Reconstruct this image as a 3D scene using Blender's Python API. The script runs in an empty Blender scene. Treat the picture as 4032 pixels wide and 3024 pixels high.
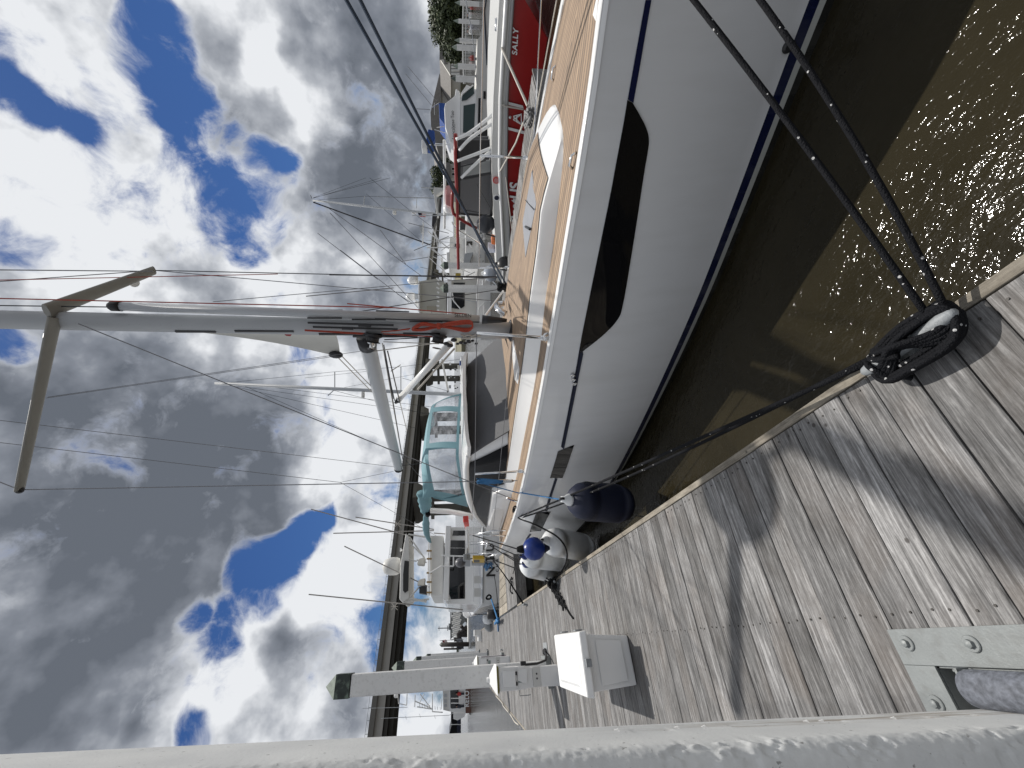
import bpy, bmesh, math, random
from mathutils import Vector, Matrix
random.seed(7)
rad = math.radians
C = bpy.context.scene.collection
SC = bpy.context.scene
# ------------------------------------------------------------------ camera
# upright picture axes: u to the right, v down; the phone lay on its side, so the stored picture is turned a quarter
FPX, CU, CV = 1623.0, 1512.0, 1930.0
PITCH, ROLL, YAW, EYE = rad(5.0), rad(-0.5), rad(32.4), 1.6
_fh = Vector((math.sin(YAW), math.cos(YAW), 0)); _rh = Vector((math.cos(YAW), -math.sin(YAW), 0)); _up = Vector((0, 0, 1))
FW = _fh*math.cos(PITCH) - _up*math.sin(PITCH)
_u = _up*math.cos(PITCH) + _fh*math.sin(PITCH)
RT = _rh*math.cos(ROLL) + _u*math.sin(ROLL)
UPV = _u*math.cos(ROLL) - _rh*math.sin(ROLL)
cd = bpy.data.cameras.new('camera'); cam = bpy.data.objects.new('camera', cd); C.objects.link(cam)
cam.matrix_world = Matrix(((-UPV.x, RT.x, -FW.x, 0), (-UPV.y, RT.y, -FW.y, 0), (-UPV.z, RT.z, -FW.z, EYE), (0, 0, 0, 1)))
cd.sensor_fit = 'HORIZONTAL'; cd.sensor_width = 36; cd.lens = 36*FPX/4032; cd.shift_x = (2016-CV)/4032
cd.clip_start = 0.05; cd.clip_end = 9000
SC.camera = cam
# ------------------------------------------------------------------ survey helpers: a sight line meets a known plane
ZR = {'A':(0,0,1.8228),'z1':(1500,0,.42194),'z2':(1500,600,.42194),'z3':(1400,1200,.42194),'z4':(1400,1800,.48216),'z5':(1200,2300,.6329),
 'y1':(0,900,.66293),'y2':(1200,1000,.40687),'y3':(2000,0,.60269),'y4':(3200,1000,.42191),'y5':(3000,2300,.46655),'y6':(1900,1800,.42194),
 'w1':(2400,1200,1.0997),'w2':(1700,2000,.54259),'w3':(2800,0,.72343),'F':(0,0,1),'d1':(1600,600,.24108),'d2':(1550,950,.24108),
 'd3':(1500,1950,.24108),'d4':(1600,1400,.15068),'d5':(1650,0,.21697),'d6':(1900,1900,.21697),'d7':(1200,700,.24108),'e1':(1250,2650,.31646),'h2':(1600,2250,.22604)}
EYEV = Vector((0, 0, EYE))
def ray(r, x, y):
    o = ZR[r]; x, y = o[0]+o[2]*x, o[1]+o[2]*y
    return FW + RT*((3024-y-CU)/FPX) - UPV*((x-CV)/FPX)
def at(r, x, y, X=None, Y=None, Z=None, D=None):
    d = ray(r, x, y)
    if X is not None: t = X/d.x
    elif Y is not None: t = Y/d.y
    elif Z is not None: t = (Z-EYE)/d.z
    else: t = D/d.dot(_fh)
    return EYEV + d*t
# ------------------------------------------------------------------ sun and sky
SUNV = Vector((.33, .265, 1)).normalized()
el = math.asin(SUNV.z); az = math.atan2(SUNV.x, SUNV.y)
sd = bpy.data.lights.new('sun', 'SUN'); sd.energy = 3.9; sd.angle = rad(0.53); sd.color = (1, .955, .89)
so = bpy.data.objects.new('sun', sd); C.objects.link(so); so.rotation_euler = SUNV.to_track_quat('Z', 'Y').to_euler(); so.location = (0, 0, 50)
SC.view_settings.view_transform = 'Standard'; SC.view_settings.look = 'None'; SC.view_settings.exposure = 0.0; SC.view_settings.gamma = 1
W = bpy.data.worlds.new('World'); SC.world = W; W.cycles.sample_map_resolution = 512; W.use_nodes = True
N = W.node_tree.nodes; L = W.node_tree.links; N.clear()
def nd(t, **k):
    n = N.new(t)
    for a, b in k.items(): setattr(n, a, b)
    return n
def mth(op, a, b=None, c=None, clamp=False):
    n = nd('ShaderNodeMath', operation=op, use_clamp=clamp)
    for i, v in enumerate((a, b, c)):
        if v is None: continue
        if isinstance(v, (int, float)): n.inputs[i].default_value = v
        else: L.new(v, n.inputs[i])
    return n.outputs[0]
tc = nd('ShaderNodeTexCoord'); DIR = tc.outputs['Generated']
sky = nd('ShaderNodeTexSky', sky_type='NISHITA', sun_disc=False); sky.sun_elevation = el; sky.sun_rotation = az
sky.air_density = 1.0; sky.dust_density = .6; sky.ozone_density = 2.5
def dotd(v):
    n = nd('ShaderNodeVectorMath', operation='DOT_PRODUCT'); L.new(DIR, n.inputs[0]); n.inputs[1].default_value = v; return n.outputs['Value']
wn = nd('ShaderNodeTexNoise'); wn.inputs['Scale'].default_value = 6; wn.inputs['Detail'].default_value = 2; wn.inputs['Roughness'].default_value = .6
L.new(DIR, wn.inputs['Vector'])
wv = nd('ShaderNodeVectorMath', operation='MULTIPLY_ADD'); L.new(wn.outputs['Color'], wv.inputs[0]); wv.inputs[1].default_value = (.11, .11, .11); 
L.new(DIR, wv.inputs[2]); 
ws = nd('ShaderNodeVectorMath', operation='SUBTRACT'); L.new(wv.outputs[0], ws.inputs[0]); ws.inputs[1].default_value = (.055, .055, .055)
wz = nd('ShaderNodeVectorMath', operation='NORMALIZE'); L.new(ws.outputs[0], wz.inputs[0]); WD = wz.outputs[0]
def blob(x, y, r, soft=.3, src=WD):
    d = ray('A', x, y).normalized(); a = r/890*(1/ (1+((x-1058)**2+(y-830)**2)/890**2))**.75
    n = nd('ShaderNodeVectorMath', operation='DOT_PRODUCT'); L.new(src, n.inputs[0]); n.inputs[1].default_value = d
    m = nd('ShaderNodeMapRange', interpolation_type='SMOOTHSTEP'); L.new(n.outputs['Value'], m.inputs[0])
    m.inputs[1].default_value = math.cos(a*2.3); m.inputs[2].default_value = 1.0; return m.outputs[0]
def blobs(lst, w=1.0):
    s = None
    for b in lst:
        o = mth('MULTIPLY', blob(*b[:3]), (b[3] if len(b) > 3 else 1)*w)
        s = o if s is None else mth('MAXIMUM', s, o)
    return s
BLUE = [(340,20,38),(360,90,48),(375,170,55),(410,250,62),(450,320,66),(500,400,66),(525,465,52),(545,540,26),(585,350,34),(10,210,42),(50,250,34),(150,285,30,.6),
 (20,520,40),(20,735,34),(575,1235,40),(620,1195,32),(650,1150,30),(690,1130,24),(425,1330,28,.8),(480,1385,34,.7),(420,1585,26),(640,770,30,.8),(640,830,16,.6),
 (560,1300,30,.7),(880,1350,70,.75),(930,1440,50,.7),(905,620,24,.4),(860,1480,40,.5),(500,1330,30,.8)]
WHITE = [(140,150,110),(240,400,100),(90,420,80),(570,110,40),(200,580,70),(690,230,40),(120,780,60),(680,960,60),(500,1520,90),(700,1250,60)]
GREY = [(250,900,150),(430,960,140),(420,1100,130),(300,1230,150),(180,1330,140),(60,1450,120),(120,1120,110),(540,1010,60),(840,130,90),(860,330,90),(790,430,70,.7),(560,260,60,.5),
 (720,90,70,.6),(60,100,70,.4),(300,1480,70,.6),(880,560,40,.8),(760,640,60,.6),(470,130,60,.4),(610,1400,40,.4),(150,1560,60,.8)]
def noi(src, sc, det, ro=.6, ty=None):
    n = nd('ShaderNodeTexNoise'); n.inputs['Scale'].default_value = sc; n.inputs['Detail'].default_value = det; n.inputs['Roughness'].default_value = ro; L.new(src, n.inputs['Vector']); return mth('SUBTRACT', n.outputs[0], .5)
off = nd('ShaderNodeVectorMath', operation='ADD'); L.new(DIR, off.inputs[0]); off.inputs[1].default_value = (SUNV-Vector((0,0,.35)))*.06
dA = noi(WD, 6.0, 9, .58); sA = noi(DIR, 3.6, 6, .5); sB = noi(off.outputs[0], 3.6, 6, .5)
blue = blobs(BLUE)
cov = mth('ADD', mth('ADD', mth('MULTIPLY', dA, 5.5), mth('MULTIPLY', noi(WD, 20, 6, .65), 1.8)), mth('SUBTRACT', .95, mth('MULTIPLY', blue, 1.6)))
cm = nd('ShaderNodeMapRange', interpolation_type='SMOOTHSTEP'); L.new(cov, cm.inputs[0]); cm.inputs[1].default_value = -.6; cm.inputs[2].default_value = .6
n2o = noi(WD, 3.0, 4, .5)
# unseen dark cloud added behind the viewer to lower the ambient light
dimming_bank = nd('ShaderNodeMapRange', interpolation_type='SMOOTHSTEP'); L.new(dotd(Vector((-.62,-.75,.15)).normalized()), dimming_bank.inputs[0]); dimming_bank.inputs[1].default_value = .0; dimming_bank.inputs[2].default_value = .75; dimming_bank.inputs[4].default_value = .38
# sun-side puffs are bright, thick bellies grey
grey = mth('ADD', mth('ADD', mth('SUBTRACT', blobs(GREY, .80), blobs(WHITE, .32)), mth('MULTIPLY', n2o, .8)), mth('ADD', mth('ADD', mth('MULTIPLY', mth('SUBTRACT', sB, sA), 4.6), mth('MULTIPLY', dA, -.5)), dimming_bank.outputs[0]))
thick = nd('ShaderNodeMapRange'); L.new(cov, thick.inputs[0]); thick.inputs[1].default_value = .2; thick.inputs[2].default_value = .8; thick.inputs[3].default_value = .45
gv = mth('MULTIPLY', mth('ADD', grey, .12), thick.outputs[0], clamp=True)
cr = nd('ShaderNodeValToRGB'); L.new(gv, cr.inputs[0]); e = cr.color_ramp.elements
e[0].position = 0; e[0].color = (.86, .88, .91, 1); e[1].position = 1; e[1].color = (.14, .158, .19, 1)
k = cr.color_ramp.elements.new(.3); k.color = (.47, .495, .54, 1); k = cr.color_ramp.elements.new(.65); k.color = (.24, .262, .305, 1)
skm = nd('ShaderNodeVectorMath', operation='MULTIPLY'); L.new(sky.outputs[0], skm.inputs[0]); skm.inputs[1].default_value = (.30, .48, .78)
clm = nd('ShaderNodeVectorMath', operation='SCALE'); L.new(cr.outputs[0], clm.inputs[0]); clm.inputs['Scale'].default_value = 12.0
mx = nd('ShaderNodeMix', data_type='RGBA'); L.new(cm.outputs[0], mx.inputs[0]); L.new(skm.outputs[0], mx.inputs[6]); L.new(clm.outputs[0], mx.inputs[7])
bg = nd('ShaderNodeBackground'); bg.inputs[1].default_value = .08; L.new(mx.outputs[2], bg.inputs[0])
ow = nd('ShaderNodeOutputWorld'); L.new(bg.outputs[0], ow.inputs[0])
# ------------------------------------------------------------------ materials
def mat(name, col, rough=.5, metal=0.0, var=0.0, vscale=8.0, bump=0.0, bscale=60.0, spec=.5, coat=0.0, dirt=None, dscale=3.0, damt=.5, stretch=None):
    m = bpy.data.materials.new(name); m.use_nodes = True; t = m.node_tree; b = t.nodes['Principled BSDF']
    b.inputs['Base Color'].default_value = (*col, 1); b.inputs['Roughness'].default_value = rough; b.inputs['Metallic'].default_value = metal
    b.inputs['Specular IOR Level'].default_value = spec; b.inputs['Coat Weight'].default_value = coat
    def nz(scale, detail=5):
        tc = t.nodes.new('ShaderNodeTexCoord'); n = t.nodes.new('ShaderNodeTexNoise'); n.inputs['Scale'].default_value = scale; n.inputs['Detail'].default_value = detail
        if stretch:
            mp = t.nodes.new('ShaderNodeMapping'); mp.inputs['Scale'].default_value = stretch; t.links.new(tc.outputs['Object'], mp.inputs[0]); t.links.new(mp.outputs[0], n.inputs['Vector'])
        else: t.links.new(tc.outputs['Object'], n.inputs['Vector'])
        return n.outputs[0]
    colout = None
    if var:
        r = t.nodes.new('ShaderNodeMapRange'); t.links.new(nz(vscale), r.inputs[0]); r.inputs[1].default_value = .25; r.inputs[2].default_value = .75
        r.inputs[3].default_value = 1-var; r.inputs[4].default_value = 1+var
        s = t.nodes.new('ShaderNodeVectorMath'); s.operation = 'SCALE'; s.inputs[0].default_value = col; t.links.new(r.outputs[0], s.inputs['Scale']); colout = s.outputs[0]
    if dirt:
        r = t.nodes.new('ShaderNodeMapRange'); t.links.new(nz(dscale, 8), r.inputs[0]); r.inputs[1].default_value = .52; r.inputs[2].default_value = .72; r.inputs[3].default_value = 0; r.inputs[4].default_value = damt
        x = t.nodes.new('ShaderNodeMix'); x.data_type = 'RGBA'; t.links.new(r.outputs[0], x.inputs[0])
        if colout: t.links.new(colout, x.inputs[6])
        else: x.inputs[6].default_value = (*col, 1)
        x.inputs[7].default_value = (*dirt, 1); colout = x.outputs[2]
    if colout: t.links.new(colout, b.inputs['Base Color'])
    if bump:
        bp = t.nodes.new('ShaderNodeBump'); bp.inputs['Strength'].default_value = bump; bp.inputs['Distance'].default_value = .01
        t.links.new(nz(bscale, 6), bp.inputs['Height']); t.links.new(bp.outputs[0], b.inputs['Normal'])
    return m
M = {}
M['white_gel'] = mat('white_gelcoat', (.80,.80,.79), .22, var=.03, vscale=2, coat=.3)
M['white_paint'] = mat('white_paint', (.74,.74,.72), .5, var=.05, vscale=5, dirt=(.42,.40,.36), dscale=4, damt=.25)
M['piling_white'] = mat('piling_white_paint', (.74,.74,.73), .55, var=.05, vscale=2.5, bump=.25, bscale=40, dirt=(.34,.33,.31), dscale=22, damt=.3)
M['plastic_white'] = mat('white_plastic', (.80,.80,.79), .4, var=.03, vscale=3, bump=.1, bscale=180)
M['off_white'] = mat('off_white', (.63,.625,.60), .45, var=.06, vscale=3)
M['cream'] = mat('cream_wall', (.62,.60,.55), .6, var=.05, vscale=.7)
M['alu'] = mat('anodised_aluminium', (.46,.48,.50), .45, .1, var=.03)
M['alu_grey'] = mat('grey_spar_paint', (.43,.45,.47), .5, 0, var=.03, vscale=3)
M['spreader'] = mat('spreader_paint', (.30,.295,.27), .5, var=.05)
M['steel'] = mat('polished_steel', (.72,.72,.72), .16, 1.0)
M['galv'] = mat('galvanised_steel', (.25,.265,.275), .6, .15, var=.18, vscale=22, bump=.3, bscale=90)
M['plate'] = mat('painted_steel_plate', (.215,.23,.23), .5, .15, var=.08, vscale=18, bump=.15, bscale=120, dirt=(.10,.09,.08), dscale=26, damt=.25)
M['black'] = mat('black_plastic', (.018,.018,.02), .4)
M['rope_black'] = mat('black_braided_rope', (.009,.0095,.011), .8, bump=1.0, bscale=260, var=.4, vscale=160, spec=.2)
M['rope_white'] = mat('pale_rope', (.50,.47,.42), .8, bump=.6, bscale=200, var=.15, vscale=90)
M['rope_blue'] = mat('blue_rope', (.03,.16,.36), .7, bump=.6, bscale=200, var=.2, vscale=80)
M['rope_red'] = mat('red_rope', (.42,.055,.025), .7, bump=.6, bscale=220, dirt=(.06,.02,.02), dscale=130, damt=.9)
M['wire'] = mat('rigging_wire', (.20,.20,.21), .4, .7)
M['wire_dark'] = mat('dark_line', (.03,.03,.035), .6)
M['navy'] = mat('navy_fabric', (.005,.009,.030), .65, var=.15, vscale=8, bump=.25, bscale=30)
M['blue_canvas'] = mat('blue_canvas', (.012,.06,.26), .6, var=.1)
M['fender_blue'] = mat('blue_vinyl', (.012,.035,.20), .3)
M['fender_white'] = mat('white_vinyl', (.80,.82,.83), .33, var=.04, dirt=(.30,.28,.24), dscale=5, damt=.35)
M['teal'] = mat('teal_canvas', (.15,.285,.325), .75, var=.06, vscale=6, bump=.25, bscale=25)
M['cover_grey'] = mat('grey_mesh_cover', (.09,.092,.098), .7, var=.05, vscale=30, bump=.2, bscale=300)
M['glass_dark'] = mat('dark_glass', (.008,.008,.009), .03, spec=.6)
M['glass_smoke'] = mat('smoked_window', (.008,.0085,.010), .25, spec=.08)
M['glass_blue'] = mat('tinted_window', (.05,.075,.075), .05)
M['red_hull'] = mat('red_hull_paint', (.33,.014,.014), .3, var=.04)
M['red_metal'] = mat('red_tube', (.24,.02,.018), .3)
M['letter_white'] = mat('white_lettering', (.78,.78,.78), .4)
M['letter_black'] = mat('black_lettering', (.02,.02,.02), .4)
M['concrete'] = mat('bridge_concrete', (.20,.195,.185), .8, var=.12, vscale=.15)
M['concrete_dark'] = mat('bridge_steel', (.028,.026,.022), .7, var=.15, vscale=.2)
M['bronze'] = mat('verdigris_cap', (.035,.045,.04), .5, .2, var=.3, vscale=12, dirt=(.20,.26,.21), dscale=9, damt=.8)
M['cap_green'] = mat('weathered_cap_top', (.21,.25,.21), .6, var=.25, vscale=14, dirt=(.08,.10,.09), dscale=11, damt=.6)
M['teak_plain'] = mat('teak_trim', (.34,.22,.12), .55, var=.12, vscale=20)
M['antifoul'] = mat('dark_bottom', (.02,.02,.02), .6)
M['roof_shingle'] = mat('grey_roof', (.20,.19,.18), .85, var=.15, vscale=3)
M['siding'] = mat('house_siding', (.50,.48,.44), .7, var=.04, vscale=1)
M['leaf'] = mat('leaves', (.036,.052,.019), .6, var=.45, vscale=.9)
M['leaf_light'] = mat('young_leaves', (.062,.080,.027), .6, var=.4, vscale=.9)
M['bark'] = mat('bark', (.10,.08,.06), .9)
M['skin'] = mat('skin', (.45,.27,.19), .6)
M['red_cloth'] = mat('red_cloth', (.45,.04,.04), .8)
M['dark_cloth'] = mat('dark_cloth', (.04,.045,.06), .8)
M['stripe_cloth'] = mat('pale_striped_cloth', (.50,.52,.60), .8, var=.2, vscale=14, stretch=(1,8,1))
M['yellow'] = mat('yellow_plastic', (.55,.36,.03), .5)
M['orange'] = mat('orange_plastic', (.55,.14,.03), .5)
M['red_plastic'] = mat('red_plastic', (.55,.05,.04), .5)
M['land'] = mat('shore_ground', (.16,.15,.10), .9, var=.3, vscale=.3)
M['wood_dark'] = mat('dark_pile_wood', (.045,.04,.038), .85, var=.3, vscale=5)
M['sail'] = mat('sailcloth', (.66,.66,.62), .7, var=.03)
M['mustard'] = mat('yellow_oilskin', (.45,.33,.06), .7)
def glass_clear(name, col, alpha):
    m = bpy.data.materials.new(name); m.use_nodes = True; t = m.node_tree; t.nodes.clear()
    o = t.nodes.new('ShaderNodeOutputMaterial'); tr = t.nodes.new('ShaderNodeBsdfTransparent'); tr.inputs[0].default_value = (*col, 1)
    g = t.nodes.new('ShaderNodeBsdfGlossy'); g.inputs['Roughness'].default_value = .12; g.inputs[0].default_value = (.9,.9,.9,1)
    d = t.nodes.new('ShaderNodeBsdfDiffuse'); d.inputs[0].default_value = (.5,.5,.52,1)
    a = t.nodes.new('ShaderNodeMixShader'); a.inputs[0].default_value = .45; t.links.new(d.outputs[0], a.inputs[1]); t.links.new(g.outputs[0], a.inputs[2])
    n = t.nodes.new('ShaderNodeTexNoise'); n.inputs['Scale'].default_value = 3.5; n.inputs['Distortion'].default_value = 1.5; r = t.nodes.new('ShaderNodeMapRange')
    t.links.new(n.outputs[0], r.inputs[0]); r.inputs[1].default_value = .35; r.inputs[2].default_value = .7; r.inputs[3].default_value = alpha*.35; r.inputs[4].default_value = alpha*1.5
    x = t.nodes.new('ShaderNodeMixShader'); t.links.new(r.outputs[0], x.inputs[0]); t.links.new(tr.outputs[0], x.inputs[1]); t.links.new(a.outputs[0], x.inputs[2]); t.links.new(x.outputs[0], o.inputs[0]); return m
M['vinyl'] = glass_clear('clear_vinyl_window', (.84,.86,.88), .26)
M['plexi'] = glass_clear('clear_plastic_screen', (.93,.94,.95), .14)
# ------------------------------------------------------------------ mesh builder
class MB:
    def __init__(s): s.v = []; s.f = []; s.fm = {}; s.col = {}
    def add(s, vs, fs):
        o = len(s.v); s.v += [Vector(p) for p in vs]; s.f += [tuple(i+o for i in f) for f in fs]; return o
    def box(s, a, b, fr=None):
        (x0,y0,z0),(x1,y1,z1) = a, b
        vs = [(x0,y0,z0),(x1,y0,z0),(x1,y1,z0),(x0,y1,z0),(x0,y0,z1),(x1,y0,z1),(x1,y1,z1),(x0,y1,z1)]
        if fr: vs = [fr(*p) for p in vs]
        s.add(vs, [(0,3,2,1),(4,5,6,7),(0,1,5,4),(1,2,6,5),(2,3,7,6),(3,0,4,7)]); return s
    def hexa(s, lo, hi):        # two quads of four points, joined
        s.add(list(lo)+list(hi), [(0,3,2,1),(4,5,6,7),(0,1,5,4),(1,2,6,5),(2,3,7,6),(3,0,4,7)]); return s
    def prism(s, pts, vec):     # a polygon pushed along a vector
        pts = [Vector(p) for p in pts]; v = Vector(vec); n = len(pts)
        s.add(pts+[p+v for p in pts], [tuple(range(n))[::-1], tuple(range(n, 2*n))]+[(i,(i+1)%n,(i+1)%n+n,i+n) for i in range(n)]); return s
    def tube(s, path, r, n=8, closed=False, caps=True, flat=None):
        P = [Vector(p) for p in path]; m = len(P); rs = r if isinstance(r, (list, tuple)) else [r]*m
        vs = []; up = None
        for i, p in enumerate(P):
            a = P[(i-1) % m] if (closed or i > 0) else P[i]; b = P[(i+1) % m] if (closed or i < m-1) else P[i]
            t = (b-a); t = t.normalized() if t.length > 1e-9 else Vector((0,0,1))
            if up is None: up = Vector((0,0,1)) if abs(t.z) < .9 else Vector((0,1,0))
            x = up.cross(t); x = x.normalized() if x.length > 1e-6 else Vector((1,0,0)); y = t.cross(x).normalized(); up = y
            for k in range(n):
                q = 2*math.pi*k/n; vs.append(p + x*(rs[i]*math.cos(q)*(flat or 1)) + y*(rs[i]*math.sin(q)))
        fs = []
        for i in range(m if closed else m-1):
            j = (i+1) % m
            for k in range(n): l = (k+1) % n; fs.append((i*n+k, i*n+l, j*n+l, j*n+k))
        if caps and not closed: fs += [tuple(range(n))[::-1], tuple(range((m-1)*n, m*n))]
        s.add(vs, fs); return s
    def lathe(s, prof, c=(0,0,0), n=20, axis=None, sq=None):      # profile of (radius, height) turned about an axis
        c = Vector(c); ax = Vector(axis).normalized() if axis else Vector((0,0,1)); q = ax.to_track_quat('Z', 'Y'); vs = []; m = len(prof)
        for r, h in prof:
            for k in range(n):
                a = 2*math.pi*k/n; vs.append(c + q @ Vector((r*math.cos(a), r*math.sin(a), h)))
        fs = [(i*n+k, i*n+(k+1)%n, (i+1)*n+(k+1)%n, (i+1)*n+k) for i in range(m-1) for k in range(n)]
        fs += [tuple(range(n))[::-1], tuple(range((m-1)*n, m*n))]; s.add(vs, fs); return s
    def ball(s, c, r, n=14, sc=(1,1,1)):
        c = Vector(c); k = 8; prof = [(math.sin(math.pi*i/k)*r+1e-4, -math.cos(math.pi*i/k)*r) for i in range(k+1)]; o = len(s.v); s.lathe(prof, (0,0,0), n)
        for i in range(o, len(s.v)): p = s.v[i]; s.v[i] = c+Vector((p.x*sc[0], p.y*sc[1], p.z*sc[2]))
        return s
    def grid(s, rows, closed=False):
        o = len(s.v); n = len(rows[0]); fs = []
        for r in rows: s.v += [Vector(p) for p in r]
        for i in range(len(rows)-1):
            for k in range(n if closed else n-1): l = (k+1) % n; fs.append((o+i*n+k, o+i*n+l, o+(i+1)*n+l, o+(i+1)*n+k))
        s.f += fs; return s
    def slab(s, rows, off):     # a grid given thickness
        rows = [[Vector(p) for p in r] for r in rows]; off = Vector(off); n = len(rows[0]); m = len(rows)
        s.grid(rows); s.grid([[p+off for p in r][::-1] for r in rows])
        edge = [rows[0][k] for k in range(n)] + [rows[i][n-1] for i in range(1, m)] + [rows[m-1][k] for k in range(n-2, -1, -1)] + [rows[i][0] for i in range(m-2, 0, -1)]
        s.grid([edge, [p+off for p in edge]], closed=True); return s
    def build(s, name, m, parent=None, smooth=False, bevel=0, kind=None, auto=None, uv=None, attr=None):
        me = bpy.data.meshes.new(name); org = Vector((0,0,0)); q = parent
        while q is not None: org += q.location; q = q.parent
        base = org if parent is not None else (s.v[0] if False else Vector((0,0,0)))
        me.from_pydata([p-base for p in s.v], [], s.f); me.validate(); 
        bm = bmesh.new(); bm.from_mesh(me); bmesh.ops.recalc_face_normals(bm, faces=bm.faces); bm.to_mesh(me); bm.free()
        if isinstance(m, str): m = M[m]
        me.materials.append(m)
        if smooth:
            for p in me.polygons: p.use_smooth = True
        if auto is not None:
            for p in me.polygons: p.use_smooth = True
            me.set_sharp_from_angle(angle=rad(auto))
        if attr:
            for an, vals in attr.items():
                a = me.attributes.new(an, 'FLOAT', 'POINT'); a.data.foreach_set('value', vals)
        o = bpy.data.objects.new(name, me); C.objects.link(o)
        if parent is not None: o.parent = parent
        if bevel:
            b = o.modifiers.new('bevel', 'BEVEL'); b.width = bevel; b.segments = 2; b.limit_method = 'ANGLE'; b.angle_limit = rad(40)
        if kind: o['kind'] = kind
        return o
def thing(name, label, cat, loc=(0,0,0), group=None):
    o = bpy.data.objects.new(name, None); C.objects.link(o); o.location = loc; o.empty_display_size = .2
    o['label'] = label; o['category'] = cat
    if group: o['group'] = group
    return o
def tag(o, label, cat, group=None):
    o['label'] = label; o['category'] = cat
    if group: o['group'] = group
    return o
def copy_tree(o, loc, label=None):
    def cp(a, par):
        c = a.copy(); C.objects.link(c)
        if par is not None: c.parent = par
        for ch in a.children: cp(ch, c)
        return c
    r = cp(o, None); r.location = loc
    if label: r['label'] = label
    return r
def lerp(a, b, t): return a+(b-a)*t
def tab(T, y):
    if y <= T[0][0]: return T[0][1]
    for i in range(len(T)-1):
        if y <= T[i+1][0]:
            a, b = T[i], T[i+1]; t = (y-a[0])/(b[0]-a[0])
            pa = T[i-1] if i > 0 else a; pb = T[i+2] if i+2 < len(T) else b
            m0 = (b[1]-pa[1])/(b[0]-pa[0])*(b[0]-a[0]); m1 = (pb[1]-a[1])/(pb[0]-a[0])*(b[0]-a[0])
            return (2*t**3-3*t**2+1)*a[1]+(t**3-2*t**2+t)*m0+(-2*t**3+3*t**2)*b[1]+(t**3-t**2)*m1
    return T[-1][1]
def sag(a, b, s, n=12):        # a line that hangs a little between two points
    a, b = Vector(a), Vector(b); return [a.lerp(b, i/n)-Vector((0,0,s*4*(i/n)*(1-i/n))) for i in range(n+1)]
def curve(pts, n=6):            # smooth path through points
    P = [Vector(p) for p in pts]; out = []
    for i in range(len(P)-1):
        a, b = P[i], P[i+1]; pa = P[i-1] if i > 0 else a*2-b; pb = P[i+2] if i+2 < len(P) else b*2-a
        for k in range(n):
            t = k/n; out.append(.5*((2*a)+(b-pa)*t+(2*pa-5*a+4*b-pb)*t*t+(3*a-pa-3*b+pb)*t**3))
    return out+[P[-1]]
def text_mesh(txt, name, m, parent, origin, xdir, updir, size, depth=.004, bold=.0, spacing=1.0, shear=0.0, align='LEFT'):
    cu = bpy.data.curves.new(name, 'FONT'); cu.body = txt; cu.size = 1; cu.extrude = 0; cu.offset = bold; cu.space_character = spacing; cu.shear = shear; cu.align_x = align
    to = bpy.data.objects.new(name, cu); C.objects.link(to); dg = bpy.context.evaluated_depsgraph_get(); me = bpy.data.meshes.new_from_object(to.evaluated_get(dg))
    bpy.data.objects.remove(to); bpy.data.curves.remove(cu)
    x = Vector(xdir).normalized(); u = Vector(updir).normalized(); nrm = x.cross(u).normalized(); org = Vector((0,0,0)); q = parent
    while q is not None: org += q.location; q = q.parent
    for v in me.vertices: v.co = Vector(origin)-org + x*(v.co.x*size) + u*(v.co.y*size) + nrm*depth
    me.materials.clear(); me.materials.append(M[m] if isinstance(m, str) else m)
    o = bpy.data.objects.new(name, me); C.objects.link(o)
    if parent is not None: o.parent = parent
    return o
ZW = -.47     # water level below the dock deck
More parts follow.
